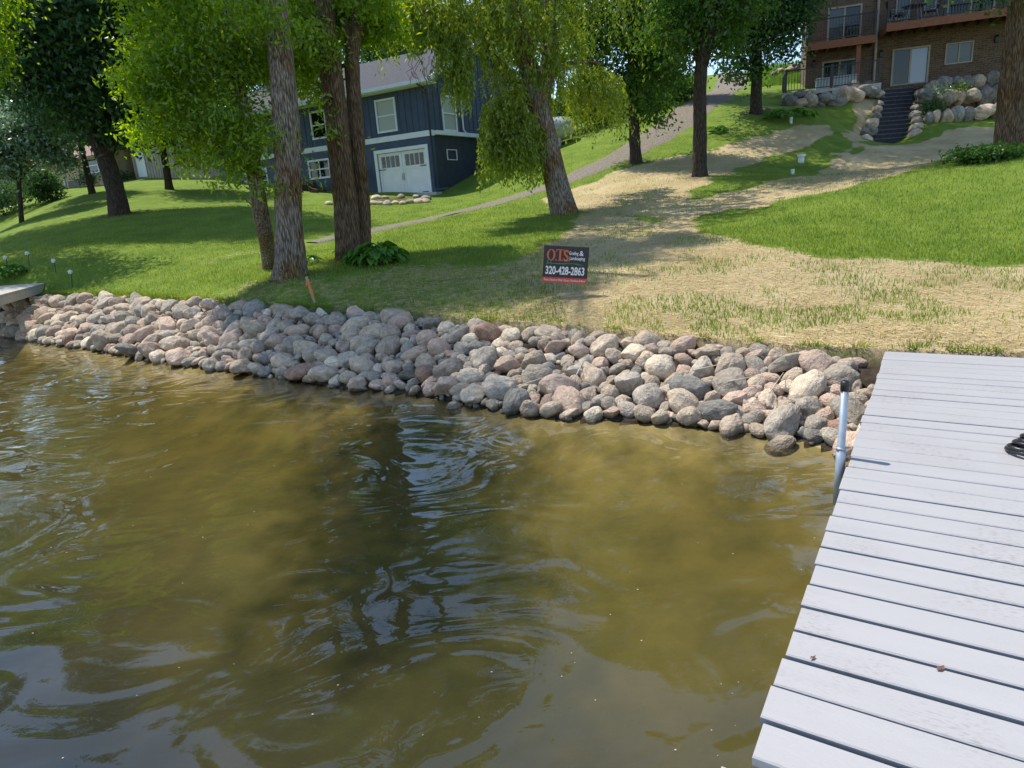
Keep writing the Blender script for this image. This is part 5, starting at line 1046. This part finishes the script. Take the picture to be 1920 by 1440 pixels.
while z < TE-.1:
    segs = [(-TL, -.01)]
    for h in (w1, w2):
        if h[2]-.12 < z < h[3]+.2: segs = [q for s0, s1 in segs for q in (((s0, h[0]-.1), (h[1]+.1, s1)) if s0 < h[0] < s1 else ((s0, s1),))]
    for s0, s1 in segs: lp_.add([(s0, 0, z), (s1, 0, z), (s1, -.018, z-.19), (s0, -.018, z-.19), (s0, 0, z-.19), (s1, 0, z-.19)], [(0, 3, 2, 1), (3, 4, 5, 2)])
    z += .2
lp_.build('lap_siding', M['tan'], th)
b = MB(); A = [(-TL-.4, -.5, TE-.2), (.4, -.5, TE-.2), (.4, TDp/2, TE+2.35), (-TL-.4, TDp/2, TE+2.35), (.4, TDp+.5, TE-.2), (-TL-.4, TDp+.5, TE-.2)]; b.add(A+[(x, y, z-.15) for x, y, z in A], [(0, 1, 2, 3), (3, 2, 4, 5), (9, 8, 7, 6), (0, 6, 7, 1), (1, 7, 8, 2), (2, 8, 10, 4)]); b.build('roof', M['shingle_brown'], th)
window(th, *w1, glass='glass', rows=2, fr=.08); window(th, *w2, glass='glassdark', rows=2, fr=.08)
MB().box(w3[0], w3[1], -.05, .02, w3[2]-.3, w3[3]-.15).build('window_well', M['black'], th)
MB().tube([(tw(118, 320)[0], -.07, -1.2), (tw(118, 320)[0], -.07, TE-.3)], .05, 8).build('downspout', M['white'], th)
# ---- beige shed
so2, su = wallframe(255, 334, 44, -2600)
# shed stretches to the RIGHT of the origin
sh = empty('beige_shed', tuple(map(float, so2)), math.atan2(-su[1], -su[0]), label='beige vertical panel shed with pale door behind the slender tree', cat='shed')
def swp(px, py): s, z = onwall(so2, su, px, py); return -s, z
d0, d1 = swp(263, 334)[0], swp(279, 334)[0]; o0, o1 = swp(336, 330)[0], swp(378, 325)[0]; SE = swp(250, 255)[1]
b = MB(); wallpanel(b, 0, 8.0, -.8, SE, [(o0, o1, .55, 2.0)]); x = .15
while x < 8:
    if not (d0-.1 < x < d1+.1): (b.box(x-.03, x+.03, -.03, -.001, -.2, SE) if not (o0-.05 < x < o1+.05) else b.box(x-.03, x+.03, -.03, -.001, 2.1, SE))
    x += .22
b.box(0, .18, .182, 6, -.8, SE); b.box(7.82, 8, .182, 6, -.8, SE); b.box(0, 8, 6.002, 6.2, -.8, SE); b.build('wall', M['shedwall'], sh)
MB().box(d0, d1, -.06, -.031, .02, 2.0).build('door', M['plastic'], sh); MB().box(-.2, 8.3, -.5, 6.5, SE+.002, SE+.18).build('roof', M['shingle'], sh)
wd = MB(); wd.box(o0-.08, o0, -.05, .1, .5, 2.05); wd.box(o1, o1+.08, -.05, .1, .5, 2.05); wd.box(o0, o1, -.05, .1, .45, .55)
for k in range(7): wd.box(o0, o1, -.045, -.02, .6+k*.12, .63+k*.12)
for k in range(12): xx = o0+(o1-o0)*k/11; wd.box(xx-.015, xx+.015, -.062, -.046, .55, 1.35)
wd.build('lattice', M['cedar'], sh); MB().box(o0, o1, .09, .12, .56, 2.0).build('pane', M['glassdark'], sh)
q = aty(222, 330, 46); MB().tube([(0, 0, -.5), (0, 0, 7)], [.14, .11], 10).build('utility_pole', M['concrete'], label='grey utility pole between the dark maple and the spruce', cat='pole').location = (q[0], q[1], H(q[0], q[1]))

# ---- brown house right
ro, ru = wallframe(1637, 166, 35.5, -3000)
rh = empty('brown_house', tuple(map(float, ro)), math.atan2(-ru[1], -ru[0]), label='large brown brick house with decks and sliding doors above the stairs', cat='house')
def rw(px, py): s, z = onwall(ro, ru, px, py); return -s, z
XL = rw(1511, 120)[0]; XR_ = 9.5; RH = 9.0
ldo = (rw(1543, 160)[0], rw(1602, 160)[0], .02, rw(1570, 116)[1]); ludo = (rw(1554, 60)[0], rw(1611, 55)[0], rw(1580, 80)[1], rw(1580, 15)[1])
rdo = (rw(1672, 165)[0], rw(1735, 160)[0], .02, rw(1700, 93)[1]); rwi = (rw(1773, 118)[0], rw(1820, 112)[0], rw(1795, 117)[1], rw(1795, 82)[1])
uz = rw(1700, 52)[1]; uwi = (rw(1682, 20)[0], rw(1705, 20)[0], uz+.45, uz+2.2); udo = (rw(1780, 10)[0], rw(1862, 10)[0], uz+.05, uz+2.3); uwj = (rw(1734, 20)[0], rw(1752, 20)[0], uz+.7, uz+2.2)
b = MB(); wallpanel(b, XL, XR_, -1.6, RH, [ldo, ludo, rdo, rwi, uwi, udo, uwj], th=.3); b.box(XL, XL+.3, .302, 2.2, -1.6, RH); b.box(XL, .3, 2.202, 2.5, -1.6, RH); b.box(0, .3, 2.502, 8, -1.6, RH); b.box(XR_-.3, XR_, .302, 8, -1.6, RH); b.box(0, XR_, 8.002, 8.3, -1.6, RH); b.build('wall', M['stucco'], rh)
MB().box(XL-.3, .4, -.8, 3, RH+.002, RH+.25).box(.402, XR_+.5, -.8, 9, RH+.002, RH+.25).build('roof', M['shingle'], rh)
def slider(d, g1, g2, nm='sliding_door'):
    x0, x1, z0, z1 = d; m_ = MB(); f_ = .08; m_.box(x0-f_, x0, -.04, .1, z0-.02, z1+f_); m_.box(x1, x1+f_, -.04, .1, z0-.02, z1+f_); m_.box(x0, x1, -.04, .1, z1, z1+f_); xm = (x0+x1)/2; m_.box(xm-.04, xm+.04, .0, .09, z0, z1); m_.box(x0, xm-.04, .0, .09, z0, z0+.05); m_.box(xm+.04, x1, .0, .09, z0, z0+.05)
    w_ = m_.build(nm, M['shedwall'], rh); MB().box(x0, xm-.04, .03, .06, z0+.052, z1).build('pane', M[g1], w_); MB().box(xm+.04, x1, .035, .065, z0+.052, z1).build('pane', M[g2], w_)
slider(rdo, 'glassdark', 'skyreflglass'); slider(ldo, 'glassdark', 'glass'); slider(ludo, 'glass', 'glassdark'); slider(udo, 'glassdark', 'glassdark')
for w_ in (rwi, uwi, uwj): window(rh, *w_, cols=2 if w_ is rwi else 1, rows=1, glass='glass', fr=.06, frame='shedwall')
# decks
def deck(x0, x1, z, dep, posts=()):
    b = MB(); b.box(x0, x1, -dep, -.002, z-.06, z); b.box(x0, x1, -dep-.06, -dep-.002, z-.34, z+.0); xx = x0
    b.box(x0, x0+.05, -dep, -.003, z-.34, z-.062); b.box(x1-.05, x1, -dep, -.003, z-.34, z-.062)
    n_ = int((x1-x0)/.5)
    for i in range(1, n_): xx = x0+(x1-x0)*i/n_; b.box(xx-.025, xx+.025, -dep, -.003, z-.3, z-.062)
    b.build('balcony_deck', M['cedar'], rh)
def rail(x0, x1, z, y, ends=True, par=None, left=None):
    b = MB(); b.box(x0, x1, y-.03, y+.03, z+.97, z+1.02); b.box(x0, x1, y-.02, y+.02, z+.08, z+.12); n_ = int((x1-x0)/.13)
    for i in range(n_+1): xx = x0+(x1-x0)*i/n_; b.box(xx-.012, xx+.012, y-.012, y+.012, z+.12, z+.97)
    for xx in np.linspace(x0, x1, max(2, int((x1-x0)/1.9)+1)): b.box(xx-.045, xx+.045, y-.045, y+.045, z, z+1.08)
    if left is not None:
        b.box(left-.02, left+.02, y+.05, -.05, z+.97, z+1.02); b.box(left-.02, left+.02, y+.05, -.05, z+.08, z+.12); m_ = int((abs(y))/.13)
        for i in range(1, m_): yy = y+(0-y)*i/m_; b.box(left-.012, left+.012, yy-.012, yy+.012, z+.12, z+.97)
    return b.build('railing', M['black'], rh)
deck(.1, XR_+.0, uz, 1.6); rail(.15, XR_-.05, uz, -1.55)
lz = ludo[2]-.05; deck(XL-.1, -.25, lz, 1.3); rail(XL-.05, -.3, lz, -1.25, left=XL-.05)
tz = rw(1560, 168)[1]-.2; b = MB(); b.box(XL-1.2, .0-.1, -2.4, -.004, tz-.5, tz); b.build('terrace_slab', M['concrete'], rh); rail(XL-1.1, -.2, tz, -2.3, left=XL-1.1)
MB().tube([(-.02, -.12, 0), (-.02, -.12, RH-.2)], .06, 8).build('downspout', M['shedwall'], rh)
MB().box(-1.05, -.85, -1.2, -1.0, tz+.002, lz-.342).build('deck_post', M['cedar'], rh)
MB().box(XR_-.3, XR_-.1, -1.5, -1.3, -.5, uz-.342).build('deck_post', M['darkwood'], rh)
for px, py in ((1652, 103), (1526, 122), (1868, 75)):
    x, z = rw(px, py); o_ = MB(); o_.box(x-.07, x+.07, -.12, -.002, z-.12, z+.14, .02); o_.tube([(x, -.07, z+.14), (x, -.07, z+.22)], [.1, .02], 8); o_.build('wall_lantern', M['black'], rh)
rw_m = Matrix.Translation(rh.location)@Matrix.Rotation(rh.rotation_euler.z, 4, 'Z')
def rl(x, y, z): return tuple(rw_m@Vector((x, y, z)))
def dchair(x, rz, lab):
    t = empty('deck_chair', rl(x, -.95, uz), rh.rotation_euler.z+rz, label=lab, cat='chair', group='deck table chairs'); MB().box(-.25, .25, -.25, .25, .4, .44).build('seat', M['black'], t)
    b = MB(); b.add([(-.25, .25, .44), (.25, .25, .44), (.24, .45, 1.05), (-.24, .45, 1.05), (-.25, .28, .44), (.25, .28, .44), (.24, .48, 1.05), (-.24, .48, 1.05)], [(0, 1, 2, 3), (7, 6, 5, 4), (3, 2, 6, 7), (0, 3, 7, 4), (1, 5, 6, 2)]); b.build('backrest', M['black'], t)
    for s_ in (-1, 1): MB().tube([(s_*.26, -.3, 0), (s_*.26, -.2, .62), (s_*.26, .3, .64)], .018, 6).build('leg', M['galv'], t); MB().tube([(s_*.26, .32, 0), (s_*.26, .2, .42)], .018, 6).build('leg', M['galv'], t)
x0 = rw(1672, 40)[0]; x1 = rw(1733, 35)[0]; dchair(x0, 1.57, 'black sling chair at the left of the glass deck table'); dchair(x1, -1.57, 'black sling chair at the right of the glass deck table')
t = empty('deck_table', rl((x0+x1)/2, -.95, uz), rh.rotation_euler.z, label='round topped patio table on the upper deck between two chairs', cat='table'); MB().tube([(0, 0, .7), (0, 0, .73)], .52, 24).build('tabletop', M['glass'], t)
for a in (.8, 2.3, 3.9, 5.5): MB().tube([(.45*math.cos(a), .45*math.sin(a), 0), (.3*math.cos(a), .3*math.sin(a), .7)], .018, 6).build('leg', M['galv'], t)
t = empty('deck_box', rl(rw(1560, 160)[0], -1.2, tz), rh.rotation_euler.z, label='grey storage bench on the lower terrace behind the railing', cat='bench'); MB().box(-.9, .9, -.3, .3, 0, .55, .02).build('box', M['tank'], t); MB().box(-.93, .93, -.33, .33, .555, .62, .02).build('lid', M['tank'], t)

# ---- stairs
sb = [gpix(1638, 270, 20), gpix(1705, 263, 20)]; stt = [aty(1658, 170, 34.3), aty(1714, 166, 34.3)]
bl_ = np.array(aty(1638, 270, 30.5)); br_ = np.array(aty(1705, 264, 30.5)); tl_ = np.array(aty(1657, 169, 34.2)); tr_ = np.array(aty(1713, 165, 34.2)); NS = 13
stc = empty('stone_stairs', tuple(map(float, (bl_+br_)/2)), 0, label='dark charcoal timber stairs climbing between boulders to the sliding door', cat='stairs'); o_ = (bl_+br_)/2
b = MB(); lipb = MB(); bl_[2] = br_[2] = (bl_[2]+br_[2])/2; tl_[2] = tr_[2] = (tl_[2]+tr_[2])/2
for k in range(NS):
    a0, a1 = k/NS, (k+1)/NS; L0, L1 = bl_+(tl_-bl_)*a0, bl_+(tl_-bl_)*a1; R0, R1 = br_+(tr_-br_)*a0, br_+(tr_-br_)*a1; z1 = L1[2]-o_[2]; z0 = L0[2]-o_[2]-.5
    v = [(*(p[:2]-o_[:2]), z0) for p in (L0, R0, R1, L1)]+[(*(p[:2]-o_[:2]), z1) for p in (L0, R0, R1, L1)]; b.add(v, [(0, 1, 5, 4), (4, 5, 6, 7), (0, 4, 7, 3), (1, 2, 6, 5)])
    d_ = (L1-L0)/np.linalg.norm((L1-L0)[:2])*.05; v = [(*(p[:2]-o_[:2]), z1+.003) for p in (L0-d_*.5, R0-d_*.5, R0+d_, L0+d_)]; lipb.add(v+[(x, y, z-.035) for x, y, z in v], [(0, 1, 2, 3), (4, 5, 1, 0), (0, 3, 7, 4), (1, 5, 6, 2)])
b.build('steps', M['step'], stc); lipb.build('step_nosing', M['steplip'], stc)
# ---- landscape boulders
BV = {}
def boulder(px, py, d, wpx, hpx, lab, grp, k, cat='boulder', ci=None):
    q = aty(px, py, d); w = wpx/2*d/F; h = hpx/2*d/F; ci = ci if ci is not None else random.choice([6, 6, 6, 2, 5, 6, 0]); o = link(bpy.data.objects.new('landscape_boulder', RMESH['rounded' if k % 3 else 'angular', k % 9, ci]))
    o.location = tuple(q); o.scale = (w*1.32, w*1.1, h*1.42); o.rotation_euler = (random.uniform(-.15, .15), random.uniform(-.15, .15), random.uniform(0, 6.28) if w < h*1.3 else random.uniform(-.3, .3)); tag(o, lab, cat, grp); return o
ordw = ['first', 'second', 'third', 'fourth', 'fifth', 'sixth', 'seventh', 'eighth', 'ninth', 'tenth', 'eleventh', 'twelfth', 'thirteenth', 'fourteenth']
k = 0
def tier(L, d, rowlab, grp, d1=None):
    global k
    for i, (px, py, w, h) in enumerate(L):
        dd = d if d1 is None else d+(d1-d)*i/(len(L)-1); boulder(px, py, dd, w, h, f'boulder in {rowlab}, {ordw[i]} from the left', grp, k); k += 1
tier([(1737, 164, 12, 10), (1750, 160, 14, 12), (1768, 157, 24, 18), (1790, 156, 22, 17), (1813, 156, 20, 17), (1835, 154, 22, 18), (1856, 151, 24, 22), (1880, 151, 26, 24)], 33.2, 'the top tier right of the stairs', 'boulders of the right terraces')
tier([(1733, 180, 24, 18), (1760, 182, 18, 14), (1775, 184, 24, 21), (1797, 182, 22, 20), (1820, 182, 26, 22), (1846, 182, 24, 27), (1869, 179, 22, 24), (1893, 184, 22, 26)], 32.0, 'the middle tier right of the stairs', 'boulders of the right terraces')
tier([(1741, 222, 15, 15), (1755, 220, 13, 17), (1774, 219, 22, 20), (1793, 217, 20, 24), (1813, 216, 22, 20), (1842, 212, 34, 22), (1870, 210, 24, 24), (1895, 208, 24, 24)], 30.8, 'the bottom tier right of the stairs', 'boulders of the right terraces')
tier([(1626, 263, 20, 15), (1629, 246, 22, 14), (1635, 232, 18, 13), (1642, 219, 16, 12), (1644, 207, 14, 12), (1648, 197, 15, 11), (1649, 186, 14, 11)], 30.4, 'the left edging of the stairs, counted upward', 'boulders edging the stairs', 33.6)
tier([(1716, 255, 22, 16), (1719, 242, 22, 15), (1722, 228, 18, 12), (1716, 217, 16, 12), (1720, 206, 18, 13), (1724, 193, 18, 14), (1724, 178, 18, 14)], 30.3, 'the right edging of the stairs, counted upward', 'boulders edging the stairs', 33.4)
tier([(1480, 190, 22, 16), (1497, 196, 26, 14), (1518, 190, 22, 18), (1536, 197, 18, 12), (1552, 186, 26, 18), (1568, 194, 26, 14), (1585, 176, 18, 18), (1603, 181, 30, 22), (1620, 170, 20, 14), (1637, 172, 20, 14), (1648, 177, 14, 10)], 33.4, 'the wall under the left terrace', 'boulders under the terrace')
tier([(1500, 178, 18, 12), (1520, 176, 14, 10), (1540, 180, 16, 12), (1562, 172, 22, 12), (1580, 190, 14, 12), (1604, 162, 18, 16), (1625, 160, 16, 10)], 34.2, 'the upper course under the left terrace', 'boulders under the terrace')
tier([(1452, 139, 10, 7), (1462, 134, 12, 8), (1473, 136, 11, 8), (1483, 131, 13, 9), (1495, 130, 13, 10), (1505, 127, 12, 9), (1488, 124, 9, 6), (1500, 121, 10, 6)], 44, 'the rock pile on the hilltop', 'rocks of the hilltop pile')
# soil terraces behind tiers
bs = MB()
for d_, y0, y1, xa, xb in ((33.6, 0, 1.4, 1738, 1910), (32.4, 0, 1.2, 1728, 1910), (31.2, 0, 1.1, 1738, 1905)):
    pass
for (d0_, ptop, xa, xb) in ((30.85, 213, 1740, 1912), (32.05, 178, 1735, 1912), (33.25, 152, 1742, 1912)):
    A = aty(xa, ptop+5, d0_); B_ = aty(xb, ptop-5, d0_); z = min(A[2], B_[2]); bs.add([(A[0], d0_, z), (B_[0], d0_, z), (B_[0]+.4, d0_+2.2, z), (A[0], d0_+2.2, z), (A[0], d0_, z-2), (B_[0], d0_, z-2), (B_[0]+.4, d0_+2.2, z-2), (A[0], d0_+2.2, z-2)], [(0, 1, 2, 3), (4, 5, 1, 0), (0, 3, 7, 4), (1, 5, 6, 2)])
SOILM = mat('terrace_soil', (.055, .04, .028), .95, var=.4, vscale=6, bump=.03, bscale=10)
bs.build('terrace_ground', SOILM, kind='structure')
bs = MB(); A = aty(1478, 190, 33.9); B_ = aty(1655, 168, 33.9); zt_ = A[2]+.1; bs.add([(A[0], 33.9, zt_), (B_[0], 33.9, zt_+.5), (B_[0], 35.6, zt_+.6), (A[0], 35.6, zt_), (A[0], 33.9, zt_-2), (B_[0], 33.9, zt_-2), (B_[0], 35.6, zt_-2), (A[0], 35.6, zt_-2)], [(0, 1, 2, 3), (4, 5, 1, 0), (0, 3, 7, 4)]); bs.build('terrace_ground', SOILM, kind='structure')
# ring of field stones before the garage door
for i, (px, py) in enumerate([(617, 383), (645, 384), (658, 383), (670, 384), (684, 384), (698, 383), (712, 383), (726, 383), (741, 382), (756, 382), (770, 380), (784, 380), (797, 379), (798, 374), (706, 372), (722, 371), (752, 370), (780, 370)]):
    g = gpix(px, py+1); o = link(bpy.data.objects.new('edging_stone', RMESH['rounded', i % 9, [0, 2, 3][i % 3]])); s_ = random.uniform(.12, .2); o.location = (g[0], g[1], g[2]+s_*.25); o.scale = (s_*1.5, s_, s_*.7); o.rotation_euler = (0, 0, random.random()*3)
    tag(o, f'field stone edging the bare garden bed, {(ordw+["fifteenth","sixteenth","seventeenth","eighteenth"])[i]} '+('from left' if i < 13 else 'of the ring'), 'stone', 'stones of the garden bed ring')
# ---- drain caps
def cap(px, py, w, h, lab, box=False):
    g = gpix(px, py); r_ = w/2*g[1]/F; hh = h*g[1]/F; t = empty('drain_riser', tuple(g), label=lab, cat='pipe', group='white septic risers')
    MB().tube([(0, 0, -.1), (0, 0, hh*.75)], r_*.85, 14).build('pipe', M['plastic'], t, True); MB().tube([(0, 0, hh*.7), (0, 0, hh)], r_*(1.15 if box else 1.0), 14 if not box else 18).build('lid', M['plastic'], t, False)
cap(1483, 231, 6, 10, 'white pipe riser beside the hosta row below the boulder wall'); cap(1502, 305, 12, 14, 'largest white riser with wide lid in the shaded grass', True); cap(1486, 327, 7, 9, 'small white pipe riser at the edge of the straw strip')
# ---- shoreline roots / floating specks
r = np.random.default_rng(77); Vv, Ff = [], []
for i in range(240):
    a = math.radians(r.uniform(-48, 35)); d_ = r.uniform(1.6, 11); x, y = d_*math.sin(a), d_*math.cos(a)
    if y > np.interp(x, WLx, WLy)-.2 or (x-E1[0])*ed[1]-(y-E1[1])*ed[0] > -.1: continue
    s_ = r.uniform(.0015, .0045)*(1+d_*.1); q = r.uniform(0, 3); b0 = len(Vv); Vv += [(x+s_*math.cos(q+k_*1.57), y+s_*math.sin(q+k_*1.57)*.7, .003) for k_ in range(4)]; Ff.append((b0, b0+1, b0+2, b0+3))
obj('floating_fluff', npmesh('floating_fluff', np.array(Vv), np.array(Ff), M['reed']), label='tiny pale seed fluff floating on the lake surface', cat='debris', kind='stuff')
